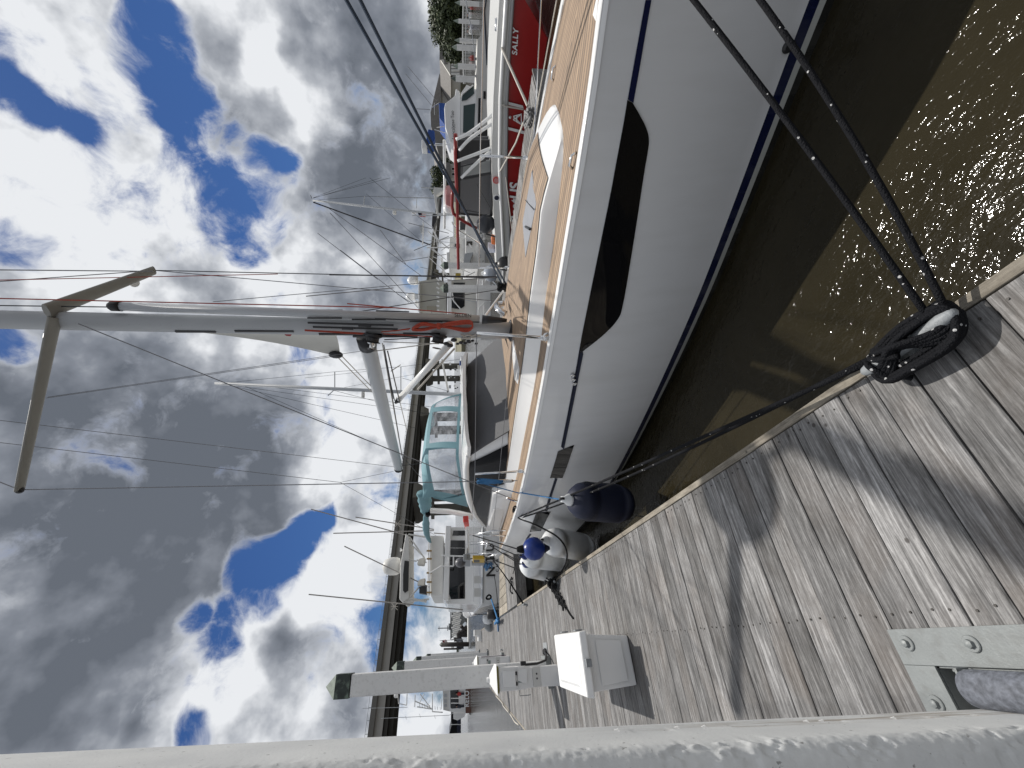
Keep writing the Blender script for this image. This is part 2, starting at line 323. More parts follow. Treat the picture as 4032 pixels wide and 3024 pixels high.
# ================================================================== the water
def water_mat():
    m = bpy.data.materials.new('murky_water'); m.use_nodes = True; t = m.node_tree; b = t.nodes['Principled BSDF']
    b.inputs['Base Color'].default_value = (.062,.047,.026,1); b.inputs['Roughness'].default_value = .075; b.inputs['IOR'].default_value = 1.33
    tc = t.nodes.new('ShaderNodeTexCoord'); hs = None
    for sc, st, dist in ((1.6,.07,.8),(8,.09,.6),(26,.15,.5),(70,.17,.4)):
        mp = t.nodes.new('ShaderNodeMapping'); mp.inputs['Scale'].default_value = (sc, sc*.7, sc); mp.inputs['Rotation'].default_value = (0,0,.6); t.links.new(tc.outputs['Object'], mp.inputs[0])
        n = t.nodes.new('ShaderNodeTexNoise'); n.inputs['Scale'].default_value = 1; n.inputs['Detail'].default_value = 2; n.inputs['Distortion'].default_value = dist; t.links.new(mp.outputs[0], n.inputs['Vector'])
        ml = t.nodes.new('ShaderNodeMath'); ml.operation = 'MULTIPLY'; t.links.new(n.outputs[0], ml.inputs[0]); ml.inputs[1].default_value = st/sc*1.6
        if hs is None: hs = ml.outputs[0]
        else:
            ad = t.nodes.new('ShaderNodeMath'); t.links.new(hs, ad.inputs[0]); t.links.new(ml.outputs[0], ad.inputs[1]); hs = ad.outputs[0]
    bp = t.nodes.new('ShaderNodeBump'); bp.inputs['Strength'].default_value = 1; bp.inputs['Distance'].default_value = .55; t.links.new(hs, bp.inputs['Height'])
    n = t.nodes.new('ShaderNodeTexNoise'); n.inputs['Scale'].default_value = 1.3; n.inputs['Detail'].default_value = 5; t.links.new(tc.outputs['Object'], n.inputs['Vector'])
    cr = t.nodes.new('ShaderNodeValToRGB'); cr.color_ramp.elements[0].position = .3; cr.color_ramp.elements[0].color = (.0165,.0140,.0078,1); cr.color_ramp.elements[1].position = .7; cr.color_ramp.elements[1].color = (.027,.0225,.0125,1)
    t.links.new(n.outputs[0], cr.inputs[0])
    # murk below (flat) seen through a rippled reflecting surface
    df = t.nodes.new('ShaderNodeBsdfDiffuse'); t.links.new(cr.outputs[0], df.inputs[0]); gl = t.nodes.new('ShaderNodeBsdfGlossy'); gl.inputs['Roughness'].default_value = .07; t.links.new(bp.outputs[0], gl.inputs['Normal'])
    fr = t.nodes.new('ShaderNodeFresnel'); fr.inputs[0].default_value = 1.33; t.links.new(bp.outputs[0], fr.inputs['Normal']); mx_ = t.nodes.new('ShaderNodeMixShader'); t.links.new(fr.outputs[0], mx_.inputs[0]); t.links.new(df.outputs[0], mx_.inputs[1]); t.links.new(gl.outputs[0], mx_.inputs[2])
    t.nodes.remove(b); ou = [q for q in t.nodes if q.type == 'OUTPUT_MATERIAL'][0]; t.links.new(mx_.outputs[0], ou.inputs[0])
    return m
M['water'] = water_mat()
w = MB().grid([[(x, y, ZW) for x in (-3000,-60,-10,0,10,60,3000)] for y in (-300,-20,0,20,80,300,5000)]).build('water', 'water', kind='structure')
if w.data.polygons[0].normal.z < 0: w.data.flip_normals()
# ================================================================== the dock
def wood_mat(name, base, dark, light, ax=0, warm=(.15,.115,.088)):
    m = bpy.data.materials.new(name); m.use_nodes = True; t = m.node_tree; b = t.nodes['Principled BSDF']; b.inputs['Roughness'].default_value = .78
    tc = t.nodes.new('ShaderNodeTexCoord'); at_ = t.nodes.new('ShaderNodeAttribute'); at_.attribute_name = 'tone'
    cb = t.nodes.new('ShaderNodeCombineXYZ'); 
    k = t.nodes.new('ShaderNodeMath'); k.operation = 'MULTIPLY'; k.inputs[1].default_value = 37.0; t.links.new(at_.outputs['Fac'], k.inputs[0])
    for i in range(3): t.links.new(k.outputs[0], cb.inputs[i])
    va = t.nodes.new('ShaderNodeVectorMath'); va.operation = 'ADD'; t.links.new(tc.outputs['Object'], va.inputs[0]); t.links.new(cb.outputs[0], va.inputs[1])
    def noise(scale, detail, rough, dist=0):
        mp = t.nodes.new('ShaderNodeMapping'); s = scale; mp.inputs['Scale'].default_value = s; t.links.new(va.outputs[0], mp.inputs[0])
        n = t.nodes.new('ShaderNodeTexNoise'); n.inputs['Scale'].default_value = 1; n.inputs['Detail'].default_value = detail; n.inputs['Roughness'].default_value = rough; n.inputs['Distortion'].default_value = dist
        t.links.new(mp.outputs[0], n.inputs['Vector']); return n.outputs[0]
    def axs(a, c): return (a, c, c) if ax == 0 else (c, a, c)
    g1 = noise(axs(4.5, 80), 6, .7, .9); g2 = noise(axs(1.6, 15), 6, .62, 2.6); bl = noise((2.2,2.2,2.2), 5, .6, .5); fine = noise((55,75,55), 3, .7)
    def ramp(fac, stops):
        c = t.nodes.new('ShaderNodeValToRGB'); t.links.new(fac, c.inputs[0]); el_ = c.color_ramp.elements
        el_[0].position, el_[0].color = stops[0][0], (*stops[0][1],1); el_[1].position, el_[1].color = stops[-1][0], (*stops[-1][1],1)
        for p, q in stops[1:-1]: z = el_.new(p); z.color = (*q,1)
        return c.outputs[0]
    def mix(f, a, c2, mode='MIX'):
        x = t.nodes.new('ShaderNodeMix'); x.data_type = 'RGBA'; x.blend_type = mode
        if isinstance(f, float): x.inputs[0].default_value = f
        else: t.links.new(f, x.inputs[0])
        t.links.new(a, x.inputs[6]); 
        if isinstance(c2, tuple): x.inputs[7].default_value = (*c2,1)
        else: t.links.new(c2, x.inputs[7])
        return x.outputs[2]
    c = ramp(g1, [(.28, dark), (.5, base), (.74, light)])
    c = mix(.48, c, ramp(g2, [(.32, (.45,.43,.42)), (.5, (.95,.95,.95)), (.68, (1.35,1.35,1.36))]), 'MULTIPLY')
    mr = t.nodes.new('ShaderNodeMapRange'); t.links.new(bl, mr.inputs[0]); mr.inputs[1].default_value = .5; mr.inputs[2].default_value = .72; mr.inputs[3].default_value = 0; mr.inputs[4].default_value = .3
    c = mix(mr.outputs[0], c, warm)
    st_ = noise((1.1,1.6,1.1), 5, .65, .8); c = mix(.8, c, ramp(st_, [(.36, (.62,.61,.60)), (.5, (.97,.97,.97)), (.66, (1.22,1.22,1.23))]), 'MULTIPLY')
    c = mix(.5, c, ramp(fine, [(.3, (.75,.75,.75)), (.7, (1.25,1.25,1.25))]), 'MULTIPLY')
    vo = t.nodes.new('ShaderNodeTexVoronoi'); vo.inputs['Scale'].default_value = 7; t.links.new(va.outputs[0], vo.inputs['Vector']); sp_ = t.nodes.new('ShaderNodeMapRange'); t.links.new(vo.outputs['Distance'], sp_.inputs[0]); sp_.inputs[1].default_value = .05; sp_.inputs[2].default_value = .085; sp_.inputs[3].default_value = .8; sp_.inputs[4].default_value = 0
    gs = t.nodes.new('ShaderNodeMath'); gs.operation = 'MULTIPLY'; t.links.new(sp_.outputs[0], gs.inputs[0]); gt = t.nodes.new('ShaderNodeMath'); gt.operation = 'GREATER_THAN'; t.links.new(st_, gt.inputs[0]); gt.inputs[1].default_value = .53; t.links.new(gt.outputs[0], gs.inputs[1]); c = mix(gs.outputs[0], c, (.035,.030,.027))
    tr = t.nodes.new('ShaderNodeMapRange'); t.links.new(at_.outputs['Fac'], tr.inputs[0]); tr.inputs[3].default_value = .70; tr.inputs[4].default_value = 1.22
    s = t.nodes.new('ShaderNodeVectorMath'); s.operation = 'SCALE'; t.links.new(c, s.inputs[0]); t.links.new(tr.outputs[0], s.inputs['Scale'])
    t.links.new(s.outputs[0], b.inputs['Base Color'])
    bp = t.nodes.new('ShaderNodeBump'); bp.inputs['Strength'].default_value = .5; bp.inputs['Distance'].default_value = .004; t.links.new(g1, bp.inputs['Height']); t.links.new(bp.outputs[0], b.inputs['Normal'])
    return m
M['dock_wood'] = wood_mat('weathered_dock_boards', (.170,.167,.165), (.040,.039,.038), (.40,.397,.393))
M['dock_wood_y'] = wood_mat('weathered_edge_board', (.28,.25,.20), (.13,.11,.09), (.40,.365,.31), ax=1)
DX0, DX1 = -1.72, .80
PITCHB = .1425
dock = thing('floating_dock', 'long weathered grey wooden dock of cross boards leading away beside the sailboat', 'dock', (-.4, 10, 0))
bm_, tone = MB(), []
def board(x0, x1, y0, y1, z=0.0, tn=None):
    n0 = len(bm_.v); dz = random.uniform(-.002, .002); t_ = random.random() if tn is None else tn; b = .004; th = .035
    # top edges eased
    vs = [(x0,y0,z-th),(x1,y0,z-th),(x1,y1,z-th),(x0,y1,z-th),(x0,y0,z-b+dz),(x1,y0,z-b+dz),(x1,y1,z-b+dz),(x0,y1,z-b+dz),(x0,y0+b,z+dz),(x1,y0+b,z+dz),(x1,y1-b,z+dz),(x0,y1-b,z+dz)]
    bm_.add(vs, [(0,3,2,1),(0,1,5,4),(1,2,6,5),(2,3,7,6),(3,0,4,7),(4,5,9,8),(5,6,10,9),(6,7,11,10),(7,4,8,11),(8,9,10,11)])
    tone.extend([t_]*(len(bm_.v)-n0))
y = 1.525-.0035-PITCHB*28; NAILS = []
while y < 41:
    g = random.choice((.0022,.003,.0035,.0045)); y0, y1 = y+g, y+PITCHB-g
    if y1 < 1.67 and y0 > .3:
        board(-.034, DX1, y0, y1)
        if y1 < 1.67: board(DX0, -.9, y0, y1)
    else: board(DX0, DX1, y0, y1)
    if -.2 < y < 7:
        for xx in (.765, .012):
            for q in (.28, .72): NAILS.append((xx+random.uniform(-.008,.008), y0+(y1-y0)*q+random.uniform(-.008,.008)))
    y += PITCHB
bm_.build('decking', 'dock_wood', dock, attr={'tone': tone})
nb = MB()
for x_, y_ in NAILS: nb.lathe([(.0042,0),(.0042,.0035)], (x_, y_, 0), 8)
nb.build('nail_head', mat('nail_dark', (.05,.045,.04), .6), dock, kind='stuff')
# edge board with a joint at the near cleat
bm_, tone = MB(), []
def eboard(y0, y1, x0=.806, x1=.846, z0=-.24, z1=.004):
    t_ = random.random(); MB().box((x0,y0,z0),(x1,y1,z1)).build('edge_board', 'dock_wood_y', dock, attr={'tone': [t_]*8}, bevel=.004)
for a_, b_ in ((-3,.868),(.874,4.7),(4.704,9.4),(9.404,12.16)): eboard(a_, b_)
for a_, b_ in ((17.6,22.4),(22.404,27.2),(27.204,32),(32.004,41)): eboard(a_, b_)
bm_, tone = MB(), []; eboard(-3, 19.4, -1.766, -1.726); eboard(19.41, 41, -1.766, -1.726)
fl = MB()
for k in range(19):
    fl.box((.18, -2.6+k*2.3, ZW-.25), (.77, -.55+k*2.3, -.06)); fl.box((-1.7, -2.6+k*2.3, ZW-.25), (-1.1, -.55+k*2.3, -.06))
fl.box((-1.7,-3,-.16),(-1.64,41,-.04)); fl.box((.72,-3,-.2),(.78,41,-.04)); fl.build('float', mat('dark_float', (.035,.033,.03), .8), dock)
# pile guide: steel plate with a hole, bolts, rollers
pg = MB()
pg.box((-.14,.2,0.002),(-.032,1.672,.012)); pg.box((-.92,1.56,.002),(-.1405,1.672,.012)); pg.build('guide_plate', 'plate', dock, bevel=.002)
lip = MB().box((-.146,.2,-.2),(-.1405,1.556,.0)).box((-.92,1.5605,-.2),(-.147,1.566,.0)); lip.build('guide_frame', 'plate', dock)
for bx, by in ((-.075,1.615),(-.078,1.40),(-.245,1.618),(-.078,1.10),(-.078,.7)):
    bb = MB().lathe([(.024,.0),(.024,.004),(.022,.006)], (bx,by,.012), 20); bb.lathe([(.013,0),(.0125,.010),(.006,.014)], (bx,by,.018), 6); bb.build('bolt', 'plate', dock, auto=40)
rl = MB().lathe([(.018,0),(.046,.004),(.05,.02),(.05,.28),(.046,.296),(.018,.30)], (-.192,1.15,.045), 28, axis=(0,1,0)); rl.build('guide_roller', mat('worn_roller', (.13,.14,.165), .7, var=.5, vscale=60, bump=.4, bscale=60), dock, auto=40)
br = MB().prism([(-.14,1.452,.012),(-.14,1.452,.055),(-.215,1.452,.06),(-.215,1.452,.03)], (0,.008,0)); br.prism([(-.15,1.40,.013),(-.15,1.47,.013),(-.15,1.47,.05)], (.006,0,0)); br.build('roller_bracket', 'plate', dock)
# foreground piling, leaning slightly, rounded chipped corner
def piling_mat():
    m = bpy.data.materials.new('chipped_white_paint'); m.use_nodes = True; t = m.node_tree; b = t.nodes['Principled BSDF']; b.inputs['Roughness'].default_value = .6
    tc = t.nodes.new('ShaderNodeTexCoord')
    def nz(s, d, stretch=(1,1,1)):
        mp = t.nodes.new('ShaderNodeMapping'); mp.inputs['Scale'].default_value = stretch; t.links.new(tc.outputs['Object'], mp.inputs[0]); n = t.nodes.new('ShaderNodeTexNoise'); n.inputs['Scale'].default_value = s; n.inputs['Detail'].default_value = d; t.links.new(mp.outputs[0], n.inputs['Vector']); return n.outputs[0]
    def rng(x, a, c, d=0., e=1.):
        r = t.nodes.new('ShaderNodeMapRange'); t.links.new(x, r.inputs[0]); r.inputs[1].default_value = a; r.inputs[2].default_value = c; r.inputs[3].default_value = d; r.inputs[4].default_value = e; return r.outputs[0]
    def mix(f, a, c):
        x = t.nodes.new('ShaderNodeMix'); x.data_type = 'RGBA'; t.links.new(f, x.inputs[0])
        if isinstance(a, tuple): x.inputs[6].default_value = (*a,1)
        else: t.links.new(a, x.inputs[6])
        x.inputs[7].default_value = (*c,1); return x.outputs[2]
    c = mix(rng(nz(5,6), .35, .7), (.70,.71,.70), (.60,.61,.61))
    c = mix(rng(nz(60,3), .68, .74), c, (.30,.30,.29))
    # worn brown streak low down on the face towards the rollers
    a = t.nodes.new('ShaderNodeAttribute'); a.attribute_name = 'wear'
    k = t.nodes.new('ShaderNodeMath'); k.operation = 'MULTIPLY'; t.links.new(a.outputs['Fac'], k.inputs[0]); t.links.new(rng(nz(14,6,(1,4,.25)), .46, .6), k.inputs[1])
    c = mix(k.outputs[0], c, (.27,.22,.17)); t.links.new(c, b.inputs['Base Color'])
    bp = t.nodes.new('ShaderNodeBump'); bp.inputs['Strength'].default_value = .2; bp.inputs['Distance'].default_value = .003; t.links.new(nz(120,4), bp.inputs['Height'])
    t.links.new(bp.outputs[0], b.inputs['Normal']); return m
M['chipped'] = piling_mat()
pil = thing('dock_piling', 'nearest white piling with chipped rounded corner rising through the steel plate', 'piling', (-.40,1.30,-1), 'white square pilings along the dock')
def near_piling():
    s = MB(); wear = []; hx, hy, r = .155, .155, .045; from mathutils import noise as NZ
    zs = [-1.6]+[z*.006 for z in range(-60, 634)]; rows = []
    prof = []
    for cx_, cy_, a0 in ((hx-r,-hy+r,-90),(hx-r,hy-r*.35,0),(-hx+r,hy-r,90),(-hx+r,-hy+r,180)):
        rr = r if a0 != 0 else r*.35
        if a0 == 0: cx_ = hx-rr; 
        for i in range(19): a = rad(a0+90*i/18); prof.append((cx_+rr*math.cos(a), cy_+rr*math.sin(a), a0))
    # extra points along the two seen faces
    P = []
    for i in range(len(prof)):
        a, b = prof[i], prof[(i+1)%len(prof)]; P.append(a[:2]); d = math.hypot(a[0]-b[0], a[1]-b[1]); n = int(d/.02)
        for k in range(1, n): P.append((lerp(a[0],b[0],k/n), lerp(a[1],b[1],k/n)))
    for z in zs:
        row = []
        lx = .028*z
        for px, py in P:
            d = 0
            ec = math.hypot(px-hx, py+hy)      # closeness to the near right corner
            if ec < .085:
                w_ = 1-ec/.085; q = NZ.noise(Vector((px*90, py*90, z*70)))+.8*NZ.noise(Vector((px*200, py*200, z*140+9)))
                d = .0014*q*min(1, w_*1.6)
                chip = NZ.noise(Vector((1.3, 2.2, z*6.5)))*.8+.7*NZ.noise(Vector((px*30, py*30, z*22)))+.4*NZ.noise(Vector((px*80, py*80, z*60)))
                if chip > .34: d -= min(.0042, (chip-.34)*.07)*min(1, w_*1.5)
            if px > hx-.006 and abs(py-.06) < .012 and -.1 < z < 1.2 and NZ.noise(Vector((3, py*10, z*7))) > .15: d -= .004
            l = math.hypot(px, py); row.append((-.395+lx+px*(1+d/l), 1.295+py*(1+d/l), z))
            wear.append(max(0, 1-abs(py-.085)/.07)*max(0, min(1, (1.35-z)/.9)) if px > hx-.03 else 0)
        rows.append(row)
    s.grid(rows, closed=True); return s, wear
s_, wear_ = near_piling(); s_.build('shaft', 'chipped', pil, smooth=True, attr={'wear': wear_})
# flakes of paint curling off
fk = MB(); random.seed(3)
for z_ in (.95,1.02,.62,.66,1.18,.42):
    y_ = 1.295+.06+random.uniform(-.012,.012); x_ = -.24+.028*z_
    MB().prism([(x_-.001,y_-.003,z_),(x_+.005,y_-.002,z_+.004),(x_+.002,y_+.003,z_+.013)], (.0008,.001,.001)).build('paint_flake', 'piling_white', pil)
# ------------------------------------------------------------------ square pilings with pyramid caps
def piling(x, y, top, label, w=.155, grp='white square pilings along the dock', loc=None):
    t = thing('dock_piling', label, 'piling', (x, y, 0), grp)
    MB().box((x-w,y-w,-1.5),(x+w,y+w,top-.26)).build('shaft', 'piling_white', t, bevel=.02)
    c = MB(); q = w+.012; c.box((x-q,y-q,top-.25),(x+q,y+q,top-.02)); c.build('cap_band', 'bronze', t, bevel=.004)
    c = MB(); c.add([(x-q,y-q,top-.019),(x+q,y-q,top-.019),(x+q,y+q,top-.019),(x-q,y+q,top-.019),(x,y,top+.165)], [(3,2,1,0),(0,1,4),(1,2,4),(2,3,4),(3,0,4)]); c.build('cap_point', 'cap_green', t)
    h = MB(); h.box((x-w-.07,y-w-.07,.004),(x+w+.07,y-w-.02,.09)); h.box((x+w+.02,y-w-.018,.004),(x+w+.07,y+w+.07,.09)); h.build('guide_hoop', 'plate', t)
    return t
p1 = piling(-.44, 8.56, 3.58, 'white square piling behind the power pedestal by the dock box, dark cap')
piling(-.47, 16.75, 3.58, 'white square piling behind the second pedestal, second along the row')
piling(-.46, 24.6, 3.58, 'third white square piling along the dock row')
piling(-.46, 33.4, 3.58, 'farthest white square piling along the dock row')
# ------------------------------------------------------------------ power pedestals
def pedestal(x, y, label, detail=True):
    t = thing('power_pedestal', label, 'power pedestal', (x, y, 0), 'power pedestals along the dock')
    b = MB(); w0, w1 = .14, .165
    b.hexa([(x-.135,y-.13,.0),(x+.135,y-.13,.0),(x+.135,y+.13,.0),(x-.135,y+.13,.0)], [(x-.125,y-.125,.42),(x+.125,y-.125,.42),(x+.125,y+.125,.42),(x-.125,y+.125,.42)])
    b.hexa([(x-.125,y-.125,.4205),(x+.125,y-.125,.4205),(x+.125,y+.125,.4205),(x-.125,y+.125,.4205)], [(x-.15,y-.15,.66),(x+.15,y-.15,.66),(x+.15,y+.15,.66),(x-.15,y+.15,.66)])
    b.box((x-.15,y-.15,.6605),(x+.15,y+.15,.955)); b.build('body', 'plastic_white', t, bevel=.01)
    MB().box((x-.128,y-.133,.30),(x+.128,y-.120,.42)).build('outlet_panel', 'off_white', t, bevel=.003)
    for k in (-.03,.03): MB().lathe([(.013,0),(.013,.004)], (x+k+.01,y-.1335,.36), 12, axis=(0,-1,0)).build('outlet', 'black', t)
    MB().prism([(x-.10,y-.1505,.70),(x+.10,y-.1505,.70),(x+.10,y-.1505,.90),(x-.10,y-.1505,.90)], (0,-.05,0)).build('outlet_cover', 'plastic_white', t, bevel=.008)
    for k in (-.065,.065): MB().box((x+k-.022,y-.188,.672),(x+k+.022,y-.1505,.699)).build('socket', 'black', t)
    MB().box((x-.055,y-.156,.585),(x+.055,y-.142,.655)).build('meter_window', mat('meter_glass', (.22,.28,.27), .15), t)
    c = MB(); q = .20
    c.box((x-.17,y-.17,.956),(x+.17,y+.17,.985)); c.build('lens', mat('amber_lens', (.18,.16,.03), .3), t)
    c = MB(); c.add([(x-q,y-q,.986),(x+q,y-q,.986),(x+q,y+q,.986),(x-q,y+q,.986),(x-.06,y-.06,1.085),(x+.06,y-.06,1.085),(x+.06,y+.06,1.085),(x-.06,y+.06,1.085)], [(3,2,1,0),(0,1,5,4),(1,2,6,5),(2,3,7,6),(3,0,4,7),(4,5,6,7)]); c.build('lid', 'plastic_white', t, bevel=.006)
    MB().lathe([(.036,0),(.036,.035),(.03,.045)], (x,y,1.0855), 16).build('knob', 'plastic_white', t, auto=40)
    if detail:
        MB().prism([(x-.08,y-.1505,.53),(x+.12,y-.1505,.50),(x+.10,y-.1505,.66),(x-.03,y-.1505,.66)], (0,-.012,0)).build('shade_panel', 'plastic_white', t)
        MB().tube([(x-.152,y,.63),(x-.23,y,.63),(x-.23,y,.50),(x-.225,y,.46)], .006, 6).build('hose_hook', 'galv', t)
        MB().box((x+.152,y-.06,.50),(x+.21,y+.03,.585)).build('shore_power_plug', 'black', t, bevel=.008)
    return t
pedestal(-.46, 7.9, 'white power pedestal with meter window behind the dock box')
pedestal(-.45, 14.95, 'farther white power pedestal with dark purple stripe beside it', False)
# tall dark-edged sign strip by the second pedestal
tag(MB().box((-.30,14.78,.12),(-.285,14.80,.86)).build('cable_cover', mat('purple_strip', (.05,.01,.04), .5)), 'thin dark purple cable strip on the farther power pedestal', 'cable')
# ------------------------------------------------------------------ dock box
dbx = thing('dock_box', 'white plastic dock box standing on the dock in front of the power pedestal', 'dock box', (-.18,4.85,0))
b = MB(); b.hexa([(-.372,4.42,.004),(.006,4.42,.004),(.006,5.32,.004),(-.372,5.32,.004)], [(-.40,4.385,.43),(.035,4.385,.43),(.035,5.36,.43),(-.40,5.36,.43)]); b.build('bin', 'plastic_white', dbx, bevel=.012)
b = MB(); b.prism([(-.335,4.404,.085),(-.03,4.404,.085),(-.012,4.386,.33),(-.36,4.386,.33)], (0,-.006,0)); b.build('front_panel', 'plastic_white', dbx, bevel=.004)
b = MB(); b.hexa([(-.435,4.30,.431),(.065,4.27,.431),(.062,5.42,.431),(-.432,5.42,.431)], [(-.425,4.31,.50),(.055,4.28,.50),(.052,5.40,.50),(-.422,5.40,.50)])
b.build('lid', 'plastic_white', dbx, bevel=.012)
b = MB(); b.hexa([(-.37,4.42,.5005),(.0,4.40,.5005),(.0,5.28,.5005),(-.37,5.28,.5005)], [(-.34,4.47,.525),(-.035,4.45,.525),(-.035,5.23,.525),(-.34,5.23,.525)]); b.build('lid_panel', 'plastic_white', dbx, bevel=.006)
for y_ in (4.55,5.15): MB().box((.066,y_-.04,.40),(.078,y_+.04,.47)).build('hinge', 'galv', dbx, bevel=.002)
MB().box((-.21,4.262,.425),(-.15,4.285,.475)).build('latch', 'galv', dbx, bevel=.003)
MB().box((-.40,4.352,.425),(.03,4.384,.4305)).build('lid_gasket', 'black', dbx)
# ------------------------------------------------------------------ cleats
def cleat(x, y, L, label, s=1.0, rot=0.0):
    t = thing('dock_cleat', label, 'cleat', (x, y, .003), 'mooring cleats on the dock')
    def R(p): c, q = math.cos(rot), math.sin(rot); return (x+p[0]*c-p[1]*q, y+p[0]*q+p[1]*c, p[2])
    b = MB(); b.add([R(p) for p in [(-.035*s,-.3*L,.004),(.035*s,-.3*L,.004),(.035*s,.3*L,.004),(-.035*s,.3*L,.004),(-.02*s,-.26*L,.02*s),(.02*s,-.26*L,.02*s),(.02*s,.26*L,.02*s),(-.02*s,.26*L,.02*s)]], [(0,3,2,1),(4,5,6,7),(0,1,5,4),(1,2,6,5),(2,3,7,6),(3,0,4,7)]); b.build('base', 'galv', t, bevel=.004)
    b = MB()
    for k in (-.16,.16): b.tube([R((0,k*L,.015*s)),R((0,k*L*.95,.05*s)),R((0,k*L*.9,.075*s))], [.026*s,.02*s,.022*s], 10)
    b.tube([R((0,L*k,.078*s+.012*s*abs(k)*2)) for k in (-.5,-.47,-.38,-.25,-.1,.1,.25,.38,.47,.5)], [.008*s,.017*s,.024*s,.023*s,.021*s,.021*s,.023*s,.024*s,.017*s,.008*s], 12); b.build('horns', 'galv', t, auto=50)
    return t
cleat(.775, 1.0, .34, 'galvanised cleat at the near dock edge wound with black rope')
cleat(.74, 7.05, .26, 'cleat at the dock edge under the heap of black rope', .9, .3)
cleat(.73, 10.5, .24, 'small dark cleat where the black stern line meets the dock', .9)
cleat(.76, 21.6, .26, 'cleat at the far dock edge holding the blue line', .9)
cleat(-.17, 16.95, .24, 'small cleat at the foot of the second piling', .9)
cleat(-.20, 24.9, .24, 'small cleat at the foot of the third piling', .9)
# rope guide bracket on the deck beside the pedestal
rb = thing('deck_bracket', 'small galvanised plate with black fitting on the dock beside the pedestal', 'bracket', (-.13,8.7,0))
MB().box((-.23,8.52,.003),(-.02,8.9,.010)).build('plate', 'galv', rb); MB().lathe([(.05,0),(.06,.03),(.03,.07)], (-.16,8.62,.010), 14).build('cap', 'black', rb)
MB().tube([(-.16,8.6,.05),(-.2,8.4,.06),(-.27,8.2,.12),(-.3,8.0,.3),(-.3,7.9,.5)], .018, 8).build('cable', 'black', rb)
# chain of old rope along the left dock edge
tag(MB().tube(curve([at('w2',465,1365,Z=.03),at('w2',510,1415,Z=.03),at('w2',520,1440,Z=.05),at('w2',570,1500,Z=.02),at('w2',600,1550,Z=.03),at('w2',630,1575,Z=.03)]), .016, 7).build('edge_rope', 'rope_white', smooth=True), 'pale rope lying along the left dock edge behind the pedestal', 'rope')
# ------------------------------------------------------------------ finger dock
fg = thing('finger_dock', 'side finger dock with angled corner behind the sailboat stern', 'dock', (2, 14, 0))
bm_, tone = MB(), []
yy = 12.20
while yy < 14.6: board(.86, 9.0, yy+.004, yy+.14); yy += .1425
bm_.build('decking', 'dock_wood', fg, attr={'tone': tone})
bm_, tone = MB(), []
for k in range(14):
    a_ = k/14; b_ = (k+.94)/14
    p = lambda t, s: Vector((.86, 17.5, 0)).lerp(Vector((4.6, 14.64, 0)), t) if s else Vector((.86, 14.64, 0)).lerp(Vector((4.6,14.64,0)), t)
    n0 = len(bm_.v); q = [p(a_,0), p(b_,0), p(b_,1), p(a_,1)]; bm_.prism(q, (0,0,-.03)); tone.extend([random.random()]*(len(bm_.v)-n0))
bm_.build('corner_decking', 'dock_wood_y', fg, attr={'tone': tone})
bm_, tone = MB(), []; bm_.box((.86,12.15,-.28),(9,12.19,.003)); tone = [.3]*8; bm_.build('edge_board', 'dock_wood', fg, attr={'tone': tone})
MB().box((1.2,12.3,ZW-.2),(8.8,14.4,-.04)).build('float', mat('dark_float2', (.02,.02,.018), .8), fg)
# near rope round the cleat and mooring lines
def flecked():
    m = bpy.data.materials.new('black_rope_white_fleck'); m.use_nodes = True; t = m.node_tree; b = t.nodes['Principled BSDF']; b.inputs['Roughness'].default_value = .75; b.inputs['Specular IOR Level'].default_value = .15
    tc = t.nodes.new('ShaderNodeTexCoord'); v = t.nodes.new('ShaderNodeTexVoronoi'); v.inputs['Scale'].default_value = 30; t.links.new(tc.outputs['Object'], v.inputs['Vector'])
    g = t.nodes.new('ShaderNodeMath'); g.operation = 'LESS_THAN'; t.links.new(v.outputs['Distance'], g.inputs[0]); g.inputs[1].default_value = .15
    x = t.nodes.new('ShaderNodeMix'); x.data_type = 'RGBA'; t.links.new(g.outputs[0], x.inputs[0]); x.inputs[6].default_value = (.0065,.007,.009,1); x.inputs[7].default_value = (.42,.42,.42,1); t.links.new(x.outputs[2], b.inputs['Base Color'])
    w = t.nodes.new('ShaderNodeTexVoronoi'); w.inputs['Scale'].default_value = 170; t.links.new(tc.outputs['Object'], w.inputs['Vector']); bp = t.nodes.new('ShaderNodeBump'); bp.inputs['Strength'].default_value = .9; bp.inputs['Distance'].default_value = .004
    t.links.new(w.outputs['Distance'], bp.inputs['Height']); bp.invert = True; t.links.new(bp.outputs[0], b.inputs['Normal']); return m
M['rope_fleck'] = flecked()
RR = .0105
tag(MB().tube(sag((.79,.90,.085),(2.70,.34,.90),.03,24), RR, 10).build('bow_line', 'rope_fleck', smooth=True), 'upper of two black bow lines from near cleat up past the white hull', 'mooring line', 'black mooring lines of the sailboat')
tag(MB().tube(sag((.785,.86,.075),(2.72,.19,.86),.10,24), RR, 10).build('bow_line', 'rope_fleck', smooth=True), 'lower slacker black bow line running from near cleat across the hull', 'mooring line', 'black mooring lines of the sailboat')
QC = at('z4', 1310, 455, X=1.62)   # quarter cleat on the boat's rail
tag(MB().tube(sag((.80,1.14,.08), QC+Vector((-.08,0,.02)), .03, 24), RR, 10).build('spring_line', 'rope_fleck', smooth=True), 'black spring line from near cleat to the stern rail, upper strand', 'mooring line', 'black mooring lines of the sailboat')
tag(MB().tube(sag((.83,1.13,.035), QC+Vector((-.09,.02,.0)), .17, 24), RR, 10).build('spring_line', 'rope_fleck', smooth=True), 'black spring line from near cleat to the stern rail, lower sagging strand', 'mooring line', 'black mooring lines of the sailboat')
cw = MB(); P = []
cx_, cy_ = .775, 1.0
